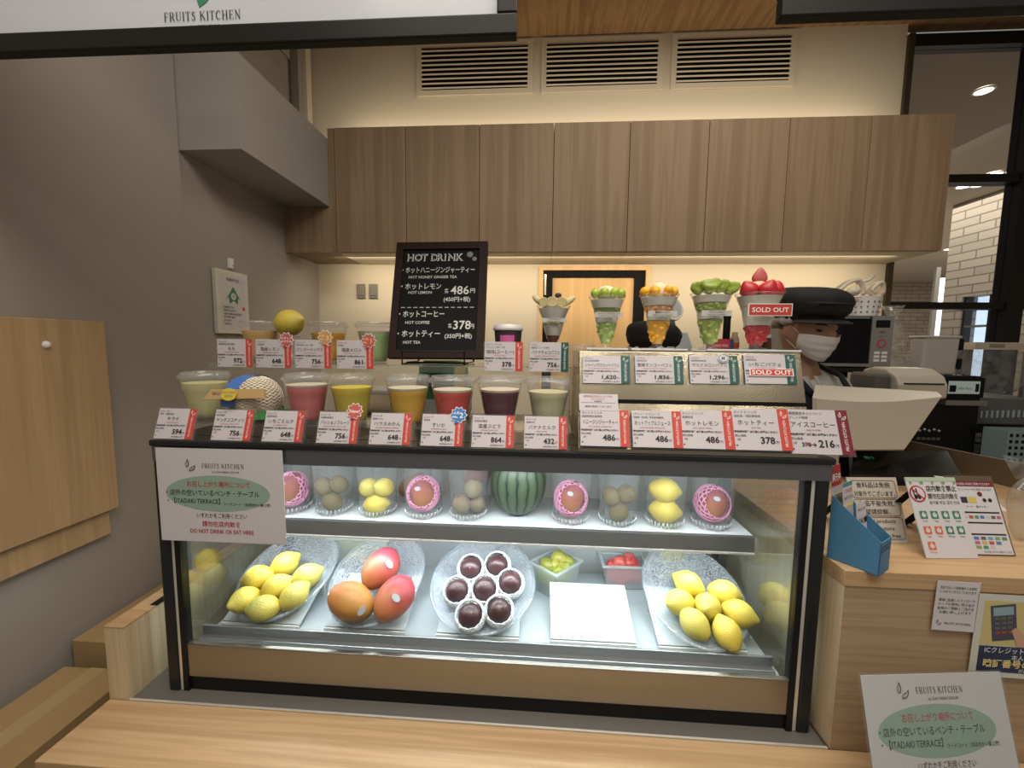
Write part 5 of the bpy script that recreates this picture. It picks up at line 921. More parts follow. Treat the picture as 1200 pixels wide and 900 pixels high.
# rear shell: front ring (screen side, away) and rear ring
fr_ = ring_pts(1.37, (956,451), (1098,459), (1062,520), (957,519), .0)
b = MB(); n = len(r1_); inner = [p.lerp(sum(r1_, Vector())/n, .05)+Vector((0,-.008,0)) for p in r1_]
b.add(list(fr_)+list(r1_)+inner, [tuple(range(n-1,-1,-1))[::-1]]+[(i,(i+1)%n,n+(i+1)%n,n+i) for i in range(n)]+[(n+i,n+(i+1)%n,2*n+(i+1)%n,2*n+i) for i in range(n)]+[tuple(range(2*n,3*n))], mat('till_plastic', (.50,.46,.385), .45)); o = b.build('rear_shell', t, world=True, smooth=True, ang=.5)
zb = P(1000,528,1.27).z
b = MB(); b.box((.86,1.335,TZ),(.94,1.375,zb+.03), CREAMP); b.build('stand_foot', t, world=True, bevel=.006)
b = MB(); b.box((.89,1.378,TZ+.14),(1.16,1.384,TZ+.27), BLACK); b.build('screen', t, world=True)
pp = P(1064,452,1.52); t = thing('receipt_printer', 'white rounded receipt printer behind the till terminal', 'printer', (pp.x,1.55,TZ)); zt = P(1066,431,1.52).z-TZ
PW = .078; b = MB(); prof = [(-.09,zt-.10),(.09,zt-.10),(.09,zt-.05),(.07,zt-.01),(.03,zt),(-.03,zt-.002),(-.075,zt-.025),(-.09,zt-.055)]
b.add([(-PW,y,z) for y, z in prof]+[(PW,y,z) for y, z in prof], [tuple(range(8))[::-1], tuple(range(8,16))]+[(i,(i+1)%8,8+(i+1)%8,8+i) for i in range(8)], mat('till_plastic', (.50,.46,.385), .45)); o = b.build('printer_body', t, bevel=.008, seg=3)
b = MB(); b.box((-PW*.8,-.092,zt-.052),(PW*.8,-.088,zt-.048), BLACK); b.build('paper_slot', t); MB().box((-.07,-.05,0),(.0,.06,zt-.10), BLACKM).build('stand', t); MB().box((-PW-.055,-.06,zt-.10),(-PW-.001,.06,zt-.02), mat('printer_grey', (.12,.11,.10), .5)).build('side_unit', t, bevel=.01)
t = thing('white_folder', 'white sheet in dark frame lying behind the customer display', 'sheet', (1.30,1.22,TZ)); b = MB(); b.hexa([Vector(p) for p in ((1.10,1.13,TZ),(1.19,1.10,TZ),(1.191,1.106,TZ),(1.101,1.136,TZ),(1.09,1.19,TZ+.06),(1.18,1.17,TZ+.055),(1.181,1.176,TZ+.055),(1.091,1.196,TZ+.06))], PAPER); b.build('folder_sheet', t, world=True)
# ---------------------------------------------------------------- small things on and behind the stands
t = thing('carton', 'small red carton on the steel stand behind the melon parfait', 'carton', (P(843,411,1.0).x,1.0,ST)); b = MB(); b.box((-.026,-.01,0),(.026,.012,.030), mat('red_carton', (.42,.03,.06), .5)); b.box((.018,-.0102,.001),(.0262,.0122,.029), NAVYI); b.build('carton_body', t); b = MB(); b.text(F((0,-.0104,.012)), 'CHOCO STICK', -.003, 0, .008, WHITEI, 'c', maxw=.036, z=.0003); b.build('carton_print', t)
t = thing('bottle', 'slim black bottle standing behind the red carton', 'bottle', (P(850,411,1.02).x,1.02,ST)); MB().lathe([(.0005,0),(.008,0),(.008,.085),(.0075,.088),(.0005,.088)], BLACKM, 18).build('bottle_body', t, smooth=True, ang=.7); MB().lathe([(.0085,.078),(.0085,.088),(.006,.091),(.0005,.091)], BLACK, 18).build('cap', t, smooth=True, ang=.7)
t = thing('jar', 'cream jar with orange print left of the strawberry parfait', 'jar', (P(860,411,1.01).x,1.01,ST)); MB().lathe([(.0005,0),(.009,0),(.010,.03),(.006,.038),(.006,.046),(.0005,.046)], mat('cream_jar', (.6,.48,.3), .4), 18).build('jar_body', t, smooth=True, ang=.7); MB().lathe([(.0102,.010),(.0104,.022)], ORANGEI, 18).build('jar_label', t)
for u, l in ((884,'left brown glass jar behind the strawberry parfait'),(897,'right brown glass jar behind the strawberry parfait')):
    t = thing('syrup_jar', l, 'jar', (P(u,411,1.005).x,1.005,ST), group='brown jars'); MB().lathe([(.0005,0),(.011,0),(.012,.004),(.011,.030),(.009,.034),(.0005,.034)], mat('brown_glass', (.06,.025,.015), .15), 18).build('jar_body', t, smooth=True, ang=.7); MB().lathe([(.0095,.034),(.0095,.041),(.0005,.041)], WHITED, 16).build('jar_lid', t, smooth=True, ang=.7)
gx = P(520,460,1.17); t = thing('plastic_bag', 'green and white plastic bag standing behind the front cups', 'bag', (gx.x,1.165,CT)); GB = mat('bag_green', (.05,.30,.07), .4); WB = mat('bag_white', (.6,.6,.56), .45)
def bagfn(p): return Vector((p.x*(1+.1*math.sin(30*p.z)), p.y+.006*math.sin(50*p.x+40*p.z), p.z))
for z0, z1, m, nm in ((0,.05,WB,'bag_bottom'),(.05,.085,GB,'green_band'),(.085,.12,WB,'white_band'),(.12,.158,GB,'green_top')):
    b = MB(); b.lathe([(.001 if z0 == 0 else .075,z0),(.075,z0+.002),(.078,(z0+z1)/2),(.075 if z1 < .15 else .06,z1)], m, 30, cap0=True, cap1=z1 > .15); b.v = [tuple(bagfn(Vector((x, y*.42, z)))) for x, y, z in b.v]; b.build(nm, t, smooth=True, ang=.9)
for u, y, n, l in ((668,.955,9,'tall stack of clear plastic cups at the right end of the acrylic shelf'),):
    t = thing('cup_stack', l, 'cup stack', (.058,1.0,CT)); b = MB()
    for k in range(16): b.lathe([(.016,.008*k),(.020,.008*k+.006),(.0205,.008*k+.0075),(.018,.008*k+.0078)], LIDM, 20)
    o = b.build('nested_cups', t, smooth=True); t.location = (.052,.945,CT)
t = thing('cup_stack', 'short stack of clear lids beside the first parfait tray', 'cup stack', (P(682,410,1.06).x,1.07,ST-.19)); b = MB()
for k in range(26): b.lathe([(.030,.008*k),(.036,.008*k+.003),(.036,.008*k+.006),(.031,.008*k+.0075)], LIDM, 22)
b.build('nested_lids', t, smooth=True); t.location.z = CT
t = thing('kraft_roll', 'beige kraft paper roll lying behind the passion fruit cup', 'roll', (P(437,478,1.13).x,1.13,CT)); b = MB(); Mr = Matrix.Translation((0,0,.032)) @ Matrix.Rotation(PI/2,4,'Y'); b.lathe([(.012,-.06),(.030,-.06),(.030,.06),(.012,.06)], mat('kraft_roll', (.45,.34,.22), .7), 24, M=Mr); b.build('paper_roll', t, smooth=True, ang=.6); MB().lathe([(.0125,-.058),(.0125,.058)], mat('roll_core', (.25,.17,.1), .8), 16, M=Mr).build('core', t)
t = thing('cup_sealer', 'grey counter appliance with small panel behind the upper shelf', 'appliance', (P(448,465,1.8).x,1.85,BCZ)); b = MB(); b.box((-.12,-.1,0),(.12,.2,.38), mat('appliance_grey', (.32,.31,.29), .5)); b.build('appliance_body', t, bevel=.01); b = MB(); b.box((-.08,-.106,.22),(.06,-.1,.31), mat('appliance_panel', (.12,.12,.12), .4)); b.box((-.09,-.105,.33),(.07,-.1,.36), TRIMG); b.build('front_panel', t)
t.location = (P(448,465,2.2).x, 2.25, BCZ)
# ---------------------------------------------------------------- back counter equipment
t = thing('equipment_rack', 'black rack under the microwave on the back counter', 'rack', (1.43,2.27,BCZ)); x0, x1 = 1.12, 1.72
for x in (x0, x1-.03):
    for y in (2.12, 2.44): MB().box((x,y,BCZ),(x+.03,y+.03,1.44), BLACKM).build('rack_leg', t, world=True)
MB().box((x0,2.09,1.435),(x1,2.5,1.457), BLACKM).build('rack_shelf', t, world=True); MB().box((x0+.03,2.46,BCZ),(x1-.03,2.47,1.44), BLACK).build('rack_back', t, world=True)
t = thing('storage_bin', 'grey bin on the counter under the microwave rack, left one', 'bin', (1.30,2.2,BCZ), group='bins under the microwave'); b = MB(); b.hexa([(-.09,-.07,0),(.09,-.07,0),(.09,.12,0),(-.09,.12,0),(-.11,-.08,.42),(.11,-.08,.42),(.11,.13,.42),(-.11,.13,.42)], mat('bin_grey', (.34,.33,.31), .5)); b.build('bin_body', t, bevel=.006); MB().box((-.115,-.085,.415),(.115,.135,.43), WHITED).build('bin_rim', t); dup(t, 'grey bin on the counter under the microwave rack, right one', (1.55,2.2,BCZ))
mx0, mx1, mz0, mz1, my = 1.19, 1.665, 1.458, 1.705, 2.10
t = thing('microwave_oven', 'black-doored microwave oven on the rack behind the worker', 'microwave', ((mx0+mx1)/2,my+.16,mz0)); MB().box((mx0,my,mz0+.006),(mx1,my+.33,mz1), mat('microwave_grey', (.16,.155,.15), .45)).build('body', t, world=True, bevel=.004)
b = MB(); b.box((mx0+.004,my-.012,mz0+.02),(mx1-.105,my-.0005,mz1-.006), mat('microwave_glass', (.006,.006,.007), .2, spec=.12)); b.build('door', t, world=True, bevel=.002); MB().box((mx0+.02,my-.02,mz1-.016),(mx1-.12,my-.012,mz1-.008), GREYST).build('door_handle', t, world=True)
MB().box((mx0+.004,my-.011,mz0+.006),(mx1-.004,my-.0006,mz0+.02), GREYST).build('bottom_strip', t, world=True)
b = MB(); b.box((mx1-.100,my-.010,mz0+.02),(mx1-.004,my-.0005,mz1-.006), mat('panel_silver', (.24,.235,.23), .4)); Mp = F((mx1-.052,my-.0105,mz0)); b.rect(Mp, -.032,.19,.032,.225, BLACK, .0003); b.oval(Mp, 0,.115,.021,.021, mat('dial_red', (.45,.06,.05), .4), .0004); b.oval(Mp, 0,.115,.013,.013, mat('panel_silver', (.24,.235,.23), .4), .0006)
for r in range(3):
    for c in range(2): b.rect(Mp, -.03+c*.034,.03+r*.018,-.004+c*.034,.042+r*.018, WHITEI, .0004)
b.text(Mp, '解凍', 0, .165, .012, INK, 'c'); b.text(Mp, 'スタート', 0, .145, .010, INK, 'c'); b.build('control_panel', t, world=True)
for x in (mx0+.03, mx1-.05): MB().box((x,my+.02,mz0),(x+.02,my+.04,mz0+.006), BLACK).build('foot', t, world=True)
t = thing('plastic_container', 'clear labelled container on top of the microwave', 'container', (1.43,2.2,mz1)); b = MB(); b.box((-.07,-.05,.001),(.07,.07,.09), TUB); b.build('container_body', t, bevel=.006); b = MB(); b.box((-.04,-.052,.02),(.03,-.0502,.075), WHITEI); b.box((-.04,-.0525,.055),(.03,-.0515,.068), mat('label_blue', (.08,.12,.35), .5)); b.build('container_label', t)
t = thing('kitchen_scale_plate', 'flat white tray lying on the microwave top', 'tray', (1.33,2.15,mz1)); b = MB(); b.box((-.10,-.03,0),(.02,.2,.012), WHITE); b.build('tray_plate', t, bevel=.003); b = MB(); b.box((-.10,-.034,.010),(.02,-.026,.018), WHITE); b.build('tray_lip', t)
t = thing('cardboard_label', 'tilted grey card standing among tubs on the microwave', 'card', (1.39,2.28,mz1)); b = MB(); Mq = Matrix.Rotation(-.3,4,'Y'); b.box((-.05,0,.02),(.05,.004,.14), mat('grey_card', (.34,.31,.26), .7), Mq); b.build('card_sheet', t)
t = thing('basket', 'white perforated basket of cables on the right of the microwave', 'basket', (1.60,2.2,mz1)); b = MB(); b.lathe([(.0005,.001),(.055,.001),(.062,.06),(.068,.095),(.064,.095),(.058,.06),(.05,.006)], WHITE, 24); b.build('basket_body', t, smooth=True, ang=.7); b = MB()
for r in range(3):
    for k in range(16): a = 2*PI*k/16; b.ball(.004, TRIMG, M=Matrix.Translation((math.cos(a)*(.0585+r*.003), math.sin(a)*(.0585+r*.003), .022+r*.024)), n=6, rings=4)
b.build('perforations', t)
t = thing('cable_coil', 'coiled thick white cable lying in the basket on the microwave', 'cable', (1.56,2.18,mz1+.10)); b = MB()
def coil(cx, cy, cz, r, n, tilt, turn):
    return [(cx+r*math.cos(a)*(1-.1*math.sin(3*a)), cy+.02*math.sin(a*.5), cz+r*math.sin(a)*tilt+.012*math.sin(2*a)) for a in [turn*2*PI*i/n for i in range(n+1)]]
b.tube(coil(-.045,0,.028,.062,60,.68,2.5), .0085, CREAMP, 8); b.tube(coil(.075,0,.03,.036,40,.8,1.7), .008, CREAMP, 8); b.tube([(-.02,0,.06),(.03,-.01,.075),(.06,0,.10)], .007, CREAMP, 8); b.build('cable', t, smooth=True)
b = MB(); b.ball((.03,.028,.022), CREAMP, M=Matrix.Translation((-.04,-.015,.02))); b.build('plug', t, smooth=True)
t = thing('coffee_machine', 'black coffee machine with lit display on the back counter', 'coffee machine', (1.93,2.25,BCZ)); b = MB(); b.box((1.74,2.1,BCZ),(2.09,2.38,1.425), BLACKM); b.build('machine_body', t, world=True, bevel=.006)
b = MB(); b.box((1.905,2.085,1.325),(2.085,2.099,1.418), BLACK); b.build('display_bezel', t, world=True); b = MB(); Md = F((1.995,2.0845,1.372)); b.rect(Md, -.07,-.030,.07,.030, mat('lcd_pale', (.30,.36,.33), .4, emit=.35), .0004); b.rect(Md, -.064,-.022,-.035,.010, BLACK, .0006); b.rect(Md, .05,-.02,.066,.018, BLACK, .0006); b.text(Md, 'Coffee Menu', 0, -.010, .018, INK, 'c', maxw=.07, z=.0006); b.build('display', t, world=True)
MB().box((1.90,2.06,1.29),(2.08,2.099,1.312), GREYST).build('spout_bar', t, world=True); b = MB(); b.box((1.76,2.07,BCZ+.005),(2.06,2.099,BCZ+.03), GREYST); b.build('drip_tray', t, world=True)
for k in range(5): MB().ball(.006, WHITED, M=Matrix.Translation((1.83+.022*k,2.098,1.16+.006*(k % 2))), n=8, rings=5).build('button', t, world=True); MB().box((1.822+.022*k,2.0975,1.115),(1.838+.022*k,2.0995,1.127), TRIMG).build('key', t, world=True)
t = thing('water_tank', 'white plastic bin standing on top of the coffee machine', 'tank', (1.91,2.2,1.426)); b = MB(); b.hexa([(-.08,-.08,0),(.075,-.08,0),(.075,-.01,0),(-.08,-.01,0),(-.085,-.085,.185),(.08,-.085,.185),(.08,.0,.185),(-.085,.0,.185)], mat('tank_white', (.46,.43,.40), .5)); b.build('tank_body', t, bevel=.012, seg=3); b = MB(); b.box((-.088,-.088,.175),(.083,.003,.188), mat('tank_white', (.46,.43,.40), .5)); b.build('tank_lid', t, bevel=.005); b = MB(); b.box((.076,-.086,.12),(.092,-.06,.175), BLACK); b.box((.076,-.086,.03),(.092,-.06,.08), BLACK); b.build('latch', t)
t = thing('blender_machine', 'grey blender base with slotted front by the glass partition', 'blender', (2.22,2.2,BCZ)); b = MB(); b.box((-.13,-.06,.27),(.2,.2,.40), mat('blender_grey', (.10,.115,.12), .45)); b.build('motor_base', t, bevel=.006); b = MB()
for k in range(12): b.box((-.11+k*.024,-.064,.30+.001*k),(-.102+k*.024,-.0605,.335+.001*k), WHITED)
b.build('slots', t); MB().box((-.13,-.05,0),(.2,.2,.27), BLACKM).build('lower_cabinet', t)
b = MB(); b.box((-.16,-.08,.63),(.25,.2,.665), mat('chrome', (.62,.61,.60), .15, 1)); b.box((-.10,-.0805,.642),(-.03,-.0802,.646), BLACK); b.box((-.10,-.0805,.651),(-.03,-.0802,.655), BLACK); b.build('chrome_top', t, bevel=.003); b = MB(); b.box((-.12,.0,.40),(-.09,.02,.63), GREYST); b.box((.16,.0,.40),(.19,.02,.63), GREYST); b.build('column', t)
b = MB(); Mq = F((-.19,-.0515,0)); 
for k in range(3): b.rect(Mq, .065,.07+k*.055,.13,.115+k*.055, mat('sticker_grey', (.33,.32,.31), .5), .0006); b.text(Mq, '⚠', .07, .08+k*.055, .026, INK, z=.0009); b.text(Mq, '注意', .10, .085+k*.055, .016, INK, z=.0009)
b.build('warning_labels', t)
t = thing('plastic_cover', 'crinkled clear plastic cover draped over the blender', 'plastic cover', (2.22,2.2,BCZ)); b = MB(); n = 40; pr_ = [(.12,.41),(.16,.46),(.19,.54),(.215,.60),(.225,.628)]
b.lathe(pr_, BAGM, 48, wob=lambda a, j: 1+.05*math.sin(7*a+j)+.04*math.sin(13*a+2*j)); b.v = [(x*1.0+.02, y*.75+.07, z) for x, y, z in b.v]; b.build('cover_sheet', t, smooth=True)
t = thing('mesh_basket', 'pale blue perforated plastic basket in front of the blender', 'basket', (2.12,1.98,BCZ)); 
t.location = (2.20,2.02,BCZ); b = MB(); b.box((-.11,-.05,.0),(.10,-.046,.27), mat('basket_blue', (.28,.38,.40), .5)); b.box((-.11,.05,0),(.10,.054,.27), mat('basket_blue', (.28,.38,.40), .5)); b.box((-.11,-.046,0),(-.106,.05,.27), mat('basket_blue', (.28,.38,.40), .5)); b.box((.096,-.046,0),(.10,.05,.27), mat('basket_blue', (.28,.38,.40), .5)); b.build('basket_body', t); b = MB()
for r in range(9):
    for c in range(8): b.box((-.10+c*.025,-.0512,.02+r*.028),(-.088+c*.025,-.0502,.034+r*.028), BLACK)
b.build('holes', t)
t.location.z = BCZ
t = thing('clear_bag', 'crumpled clear plastic bag on the counter by the window glass', 'bag', (1.98,2.51,BCZ)); b = MB(); b.ball((.11,.055,.40), BAGM, M=Matrix.Translation((0,0,.41)), n=30, rings=20, fn=lambda p: Vector((p.x*(1+.12*math.sin(22*p.z+3*p.x)), p.y*(1+.15*math.sin(19*p.z)), p.z))); b.build('bag_body', t, smooth=True); b = MB(); b.lathe([(.02,.80),(.03,.84),(.05,.87)], BAGM, 18, wob=lambda a, j: 1+.2*math.sin(5*a)); b.build('bag_neck', t, smooth=True)
t = thing('clear_bag', 'clear snack bag standing at the right edge of the checkout counter', 'bag', (P(1196,600,.93).x,.93,TZ)); b = MB(); b.ball((.035,.02,.07), BAGM, M=Matrix.Translation((0.01,0,.071)), n=24, rings=14, fn=lambda p: Vector((p.x*(1+.15*math.sin(60*p.z)), p.y, p.z))); b.build('bag_body', t, smooth=True); b = MB(); b.add([(-.02,0,.135),(.04,0,.13),(.05,.005,.165),(-.045,.005,.185)], [(0,1,2,3)], BAGM); b.build('bag_seal', t)
t = thing('tall_dispenser', 'white dispenser with tilted round dial behind the mango parfait', 'appliance', (.70,2.25,BCZ)); b = MB(); b.lathe([(.0005,0),(.11,0),(.11,.02),(.095,.06),(.095,.62),(.07,.70),(.0005,.705)], WHITED, 32); b.build('dispenser_body', t, smooth=True, ang=.7)
dl = P(787,360,2.14); Mq = ortho(dl-t.location, (1,.25,-.25), (-.1,.5,1)); b = MB(); n = 36; R = .068; b.prism([(R*math.cos(2*PI*i/n),R*1.05*math.sin(2*PI*i/n)) for i in range(n)], -.014, 0, CREAMP, Mq); b.oval(Mq, 0,0,.056,.058, WHITED, .0008); b.text(Mq, 'OPEN', -.03, .01, .014, INK, z=.0012); b.ring(Mq, [(-.012+.016*math.cos(2*PI*i/16),-.018+.016*math.sin(2*PI*i/16)) for i in range(16)], .003, INK, .0012); b.build('round_dial', t)
b = MB(); b.tube([(0,-.02,.69),tuple(dl-t.location+Vector((0,.02,-.02)))], .014, WHITED, 8); b.build('dial_arm', t)
# ---------------------------------------------------------------- people
def skin_mesh(name, J, E, levels=1):
    me = bpy.data.meshes.new(name); ks = list(J); me.from_pydata([J[k][0] for k in ks], [(ks.index(a), ks.index(b_)) for a, b_ in E], [])
    o = bpy.data.objects.new(name, me); C.objects.link(o); m = o.modifiers.new('s', 'SKIN'); m.use_smooth_shade = True
    for i, k in enumerate(ks): r = J[k][1]; me.skin_vertices[0].data[i].radius = r if isinstance(r, tuple) else (r, r)
    me.skin_vertices[0].data[0].use_root = True
    q = o.modifiers.new('d', 'SUBSURF'); q.levels = levels; q.render_levels = levels
    bpy.context.view_layer.update(); dg = bpy.context.evaluated_depsgraph_get(); e = o.evaluated_get(dg); r = bpy.data.meshes.new_from_object(e)
    bpy.data.objects.remove(o); return r
def to_mb(b, me, m): return b.add([v.co for v in me.vertices], [tuple(p.vertices) for p in me.polygons], m)
HC = Vector((0,-.030,1.590)); HM = Matrix.Translation(HC) @ Matrix.Rotation(.20,4,'X')
def head_fn(p):
    x, y, z = p; t = z/.118
    k = 1-.26*max(0,-t-.15)**1.3; x *= k*(1-.05*max(0,t)); y *= 1-.12*max(0,-t-.3)
    if y < 0:
        f = math.exp(-(x/.013)**2)
        y -= .020*f*math.exp(-((z+.016)/.020)**2)+.006*f*math.exp(-((z-.01)/.03)**2)               # nose
        y += .007*(math.exp(-((x-.032)/.016)**2)+math.exp(-((x+.032)/.016)**2))*math.exp(-((z-.008)/.012)**2)   # eye sockets
        y -= .005*math.exp(-(x/.022)**2)*math.exp(-((z+.062)/.010)**2)+.004*math.exp(-(x/.02)**2)*math.exp(-((z+.100)/.014)**2)   # lips, chin
    return (x, y, z)
def body_mesh():
    J = {'pel':((0,.0,.93),(.14,.10)),'wai':((0,.0,1.06),(.125,.095)),'che':((0,.0,1.24),(.15,.105)),'top':((0,.01,1.37),(.11,.08)),'nb':((0,.005,1.44),.056),'nt':((0,-.01,1.52),.052)}
    E = [('pel','wai'),('wai','che'),('che','top'),('top','nb'),('nb','nt')]
    for s, q in ((1,'l'),(-1,'r')):
        J.update({'sh'+q:((s*.165,.01,1.375),.058),'el'+q:((s*.225,.03,1.10),.041),'wr'+q:((s*.245,-.02,.875),.026),'pa'+q:((s*.247,-.03,.825),(.018,.030)),'pb'+q:((s*.247,-.035,.795),(.014,.032)),'hp'+q:((s*.09,.0,.87),.092),'kn'+q:((s*.10,-.015,.49),.058),'an'+q:((s*.10,.02,.09),.038),'he'+q:((s*.10,.04,.045),.04),'to'+q:((s*.115,-.13,.032),.034)})
        E += [('top','sh'+q),('sh'+q,'el'+q),('el'+q,'wr'+q),('wr'+q,'pa'+q),('pa'+q,'pb'+q),('pel','hp'+q),('hp'+q,'kn'+q),('kn'+q,'an'+q),('an'+q,'he'+q),('he'+q,'to'+q)]
        for k, (dy, L) in enumerate(((-.024,.066),(-.008,.076),(.008,.071),(.023,.056))):
            a = 'f%d'%k+q; base = Vector((s*.247,-.035+dy,.792)); J[a+'0'] = (base,.0105); J[a+'1'] = (base+Vector((-s*.003,dy*.1,-L*.5)),.009); J[a+'2'] = (base+Vector((-s*.014,dy*.12,-L*.82)),.0085); J[a+'3'] = (base+Vector((-s*.030,dy*.1,-L*.95)),.007)
            E += [('pb'+q,a+'0'),(a+'0',a+'1'),(a+'1',a+'2'),(a+'2',a+'3')]
        J['t0'+q] = ((s*.236,-.062,.825),.012); J['t1'+q] = ((s*.226,-.083,.797),.010); J['t2'+q] = ((s*.220,-.092,.768),.008); E += [('pa'+q,'t0'+q),('t0'+q,'t1'+q),('t1'+q,'t2'+q)]
    b = to_mb(MB(), skin_mesh('sk', J, E, 1), SKIN)
    b.ball((.074,.094,.118), SKIN, HM, n=48, rings=36, fn=head_fn)
    for s in (-1, 1): b.ball((.010,.020,.031), SKIN, HM @ Matrix.Translation((s*.074,.006,-.006)) @ Matrix.Rotation(s*.35,4,'Z'), n=14, rings=10)
    return b
_body = None
def person(label, loc, rz, s, face=True):
    global _body
    t = thing('person', label, 'person', loc, (0,0,rz)); t.scale = (s,s,s)
    if _body is None:
        o = body_mesh().build('body', t); r = o.modifiers.new('r', 'REMESH'); r.mode = 'VOXEL'; r.voxel_size = .0055; r.use_smooth_shade = True; q = o.modifiers.new('sm', 'SMOOTH'); q.iterations = 3; q.factor = .5
        bpy.context.view_layer.update(); me = bpy.data.meshes.new_from_object(o.evaluated_get(bpy.context.evaluated_depsgraph_get())); o.modifiers.clear(); o.data = me; _body = me
        if not me.materials: me.materials.append(SKIN)
    else: o = bpy.data.objects.new('body', _body); C.objects.link(o); o.parent = t
    J = {'pel':((0,0,.95),(.155,.115)),'wai':((0,0,1.08),(.14,.108)),'che':((0,0,1.25),(.163,.118)),'top':((0,.01,1.385),(.118,.088))}; E = [('pel','wai'),('wai','che'),('che','top')]
    for sg, q in ((1,'l'),(-1,'r')): J.update({'s'+q:((sg*.175,.012,1.383),.068),'e'+q:((sg*.222,.025,1.16),.055),'f'+q:((sg*.236,.02,1.04),.047)}); E += [('top','s'+q),('s'+q,'e'+q),('e'+q,'f'+q)]
    to_mb(MB(), skin_mesh('sk', J, E, 2), SHIRT).build('shirt', t, smooth=True)
    b = MB()
    for sg in (-1, 1):
        pts = [(sg*.062*math.sin(a), .012-.062*math.cos(a)*1.05, 1.445-.012*math.cos(a)) for a in [PI*.05+k*PI*.9/10 for k in range(11)]]
        out = [(x*1.35+sg*.002, y*1.30-.004-.02*(1 if k < 3 else 0), z-.038-.018*(1 if k < 2 else 0)) for k, (x, y, z) in enumerate(pts)]
        b.add(pts+out, [(k,k+1,12+k,11+k) if sg > 0 else (k+1,k,11+k,12+k) for k in range(10)], SHIRT)
    o = b.build('collar', t, smooth=True); sm = o.modifiers.new('t', 'SOLIDIFY'); sm.thickness = .003
    J = {'pel':((0,0,.94),(.16,.12)),'a':((0,0,.90),(.14,.11))}; E = [('pel','a')]
    for sg, q in ((1,'l'),(-1,'r')): J.update({'h'+q:((sg*.092,0,.86),.104),'k'+q:((sg*.10,-.012,.49),.074),'n'+q:((sg*.10,.02,.13),.06)}); E += [('a','h'+q),('h'+q,'k'+q),('k'+q,'n'+q)]
    to_mb(MB(), skin_mesh('sk', J, E, 2), NAVY).build('trousers', t, smooth=True)
    b = MB(); n = 16; rows_ = [(1.385,.075),(1.34,.10),(1.20,.15),(1.05,.17),(.90,.18),(.70,.19),(.62,.19)]
    vs = [((w*(2*k/n-1)), -(.150 if z > 1.3 else .158)+.085*abs(2*k/n-1)**2.4*(1 if z < 1.3 else .4), z) for z, w in rows_ for k in range(n+1)]
    b.add(vs, [(r*(n+1)+k+1, r*(n+1)+k, (r+1)*(n+1)+k, (r+1)*(n+1)+k+1) for r in range(len(rows_)-1) for k in range(n)], NAVY); o = b.build('apron', t, smooth=True); o.modifiers.new('t', 'SOLIDIFY').thickness = .004
    b = MB(); 
    for sg in (-1, 1): b.tube([(sg*.072,-.142,1.375),(sg*.085,-.09,1.43),(sg*.085,.0,1.462),(sg*.06,.09,1.40),(-sg*.08,.135,1.20)], .009, NAVY, 6)
    b.build('apron_strap', t, smooth=True)
    # cap: soft crown, band and short bill; hair net showing below it
    def sq(p): q = min(.999, abs(p.z)/.058); return (1-q**3)**(1/3)/math.sqrt(1-q*q)*(.93 if p.z < 0 else .96)
    CM = HM @ Matrix.Translation((0,.012,.056)) @ Matrix.Rotation(-.12,4,'X')
    b = MB(); b.ball((.122,.132,.058), CAPM, CM @ Matrix.Translation((0,.0,.026)), n=40, rings=20, fn=lambda p: Vector((p.x*sq(p)*(1+.03*math.sin(9*math.atan2(p.y,p.x))), p.y*sq(p)*(1+.03*math.cos(7*math.atan2(p.y,p.x))), p.z+(.012*(p.y/.13) if p.z > 0 else 0)))); b.build('cap', t, smooth=True)
    b = MB(); b.lathe([(.083,-.028),(.093,-.026),(.097,.008),(.085,.01)], CAPM, 36, M=CM, wob=lambda a, j: 1+.10*abs(math.sin(a))); b.build('cap_band', t, smooth=True)
    b = MB(); vs = []; 
    for k in range(15):
        a = -PI/2+(k/14-.5)*2.1; c, q = math.cos(a), math.sin(a); vs += [(.090*c,.098*q,-.022),(.118*c,.098*q-.045*math.cos((k/14-.5)*PI),-.034),(.117*c,.098*q-.044*math.cos((k/14-.5)*PI),-.038),(.088*c,.096*q,-.028)]
    b.add(vs, [(4*k+j, 4*k+(j+1)%4, 4*k+4+(j+1)%4, 4*k+4+j) for k in range(14) for j in range(4)], mat('cap_bill_cloth', (.035,.03,.03), .7), CM); b.build('cap_bill', t, smooth=True)
    b = MB(); b.tube([(.084*math.cos(a)*1.06, .105*math.sin(a)+.01, -.030+.004*math.sin(11*a)-.018*max(0,math.sin(a))) for a in [-.35+k/30*(PI+.7) for k in range(31)]], [.012+.004*math.sin(k*2.1) for k in range(31)], HAIR, 8, M=CM); b.build('hair_net', t, smooth=True)
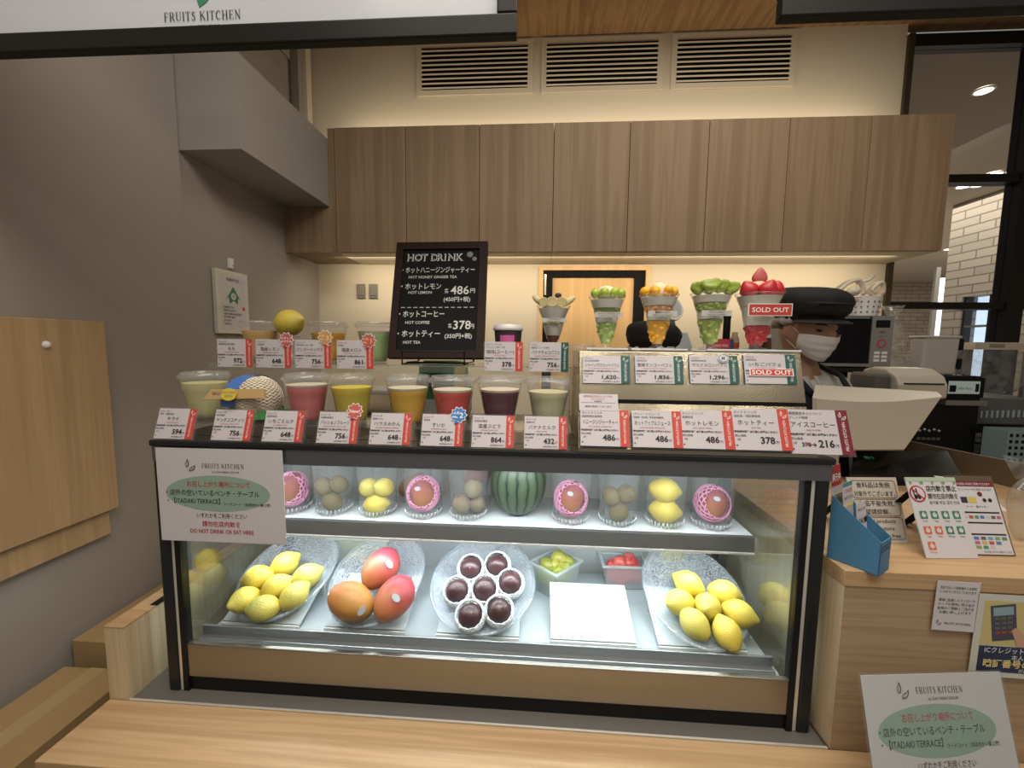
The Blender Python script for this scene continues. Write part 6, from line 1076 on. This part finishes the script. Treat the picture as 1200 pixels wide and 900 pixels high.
    b = MB(); b.ball((.080,.082,.075), HAIRD, HM @ Matrix.Translation((0,.022,.028)), n=24, rings=14); b.build('hair', t, smooth=True)
    if face:
        b = MB()
        for sg in (-1, 1): b.ball((.0125,.006,.0045), mat('eye_dark', (.02,.012,.01), .4), HM @ Matrix.Translation((sg*.032,-.080,.006)) @ Matrix.Rotation(sg*-.06,4,'Y'), n=14, rings=8)
        b.build('eye', t, smooth=True)
        for sg in (-1, 1): MB().tube([(sg*(.016+.011*k), -.0885+.0028*k*k*.5, .024+.003*math.sin(k*1.0)) for k in range(4)], [.0022,.0032,.003,.0015], HAIRD, 6, M=HM).build('eyebrow', t, smooth=True)
        b = MB(); nu, nv = 24, 16; vs = []
        for j in range(nv+1):
            v = j/nv; z = -.010-.088*v
            for i in range(nu+1):
                u = -1+2*i/nu; wv = (1-.34*max(0,v-.35)**1.2/.6); x = .072*math.sin(u*1.30)*wv*1.03; fy = .102-.016*v*v; y = -(fy*math.cos(u*1.12))*(1-.05*v)-.012*math.exp(-(u/.25)**2)*(1-v)+.0018*math.sin(v*22)*(1-u*u); vs.append((x, y, z+.010*u*u-.012*u*u*u*u*(1-v)+.020*u*u*max(0,v-.5)*2))
        b.add(vs, [(j*(nu+1)+i, j*(nu+1)+i+1, (j+1)*(nu+1)+i+1, (j+1)*(nu+1)+i)[::-1] for j in range(nv) for i in range(nu)], MASK, HM); o = b.build('face_mask', t, smooth=True); o.modifiers.new('t', 'SOLIDIFY').thickness = -.002
        for sg in (-1, 1): MB().tube([(sg*.068,-.045,-.012),(sg*.078,-.005,.016),(sg*.079,.022,-.002),(sg*.072,.012,-.035),(sg*.064,-.04,-.062)], .0016, MASK, 6, M=HM).build('mask_loop', t, smooth=True)
    return t
hp = P(947, 385, 1.52); person('masked worker in black cap, white shirt and navy apron behind the till', (hp.x-.008,1.55,hp.z-1.590), .22, 1.0)
hp = P(762, 394, 1.78); person('second worker, seen only as black cap behind the mango parfait', (hp.x,1.78,0), 2.5, (hp.z+.0)/1.672, False)
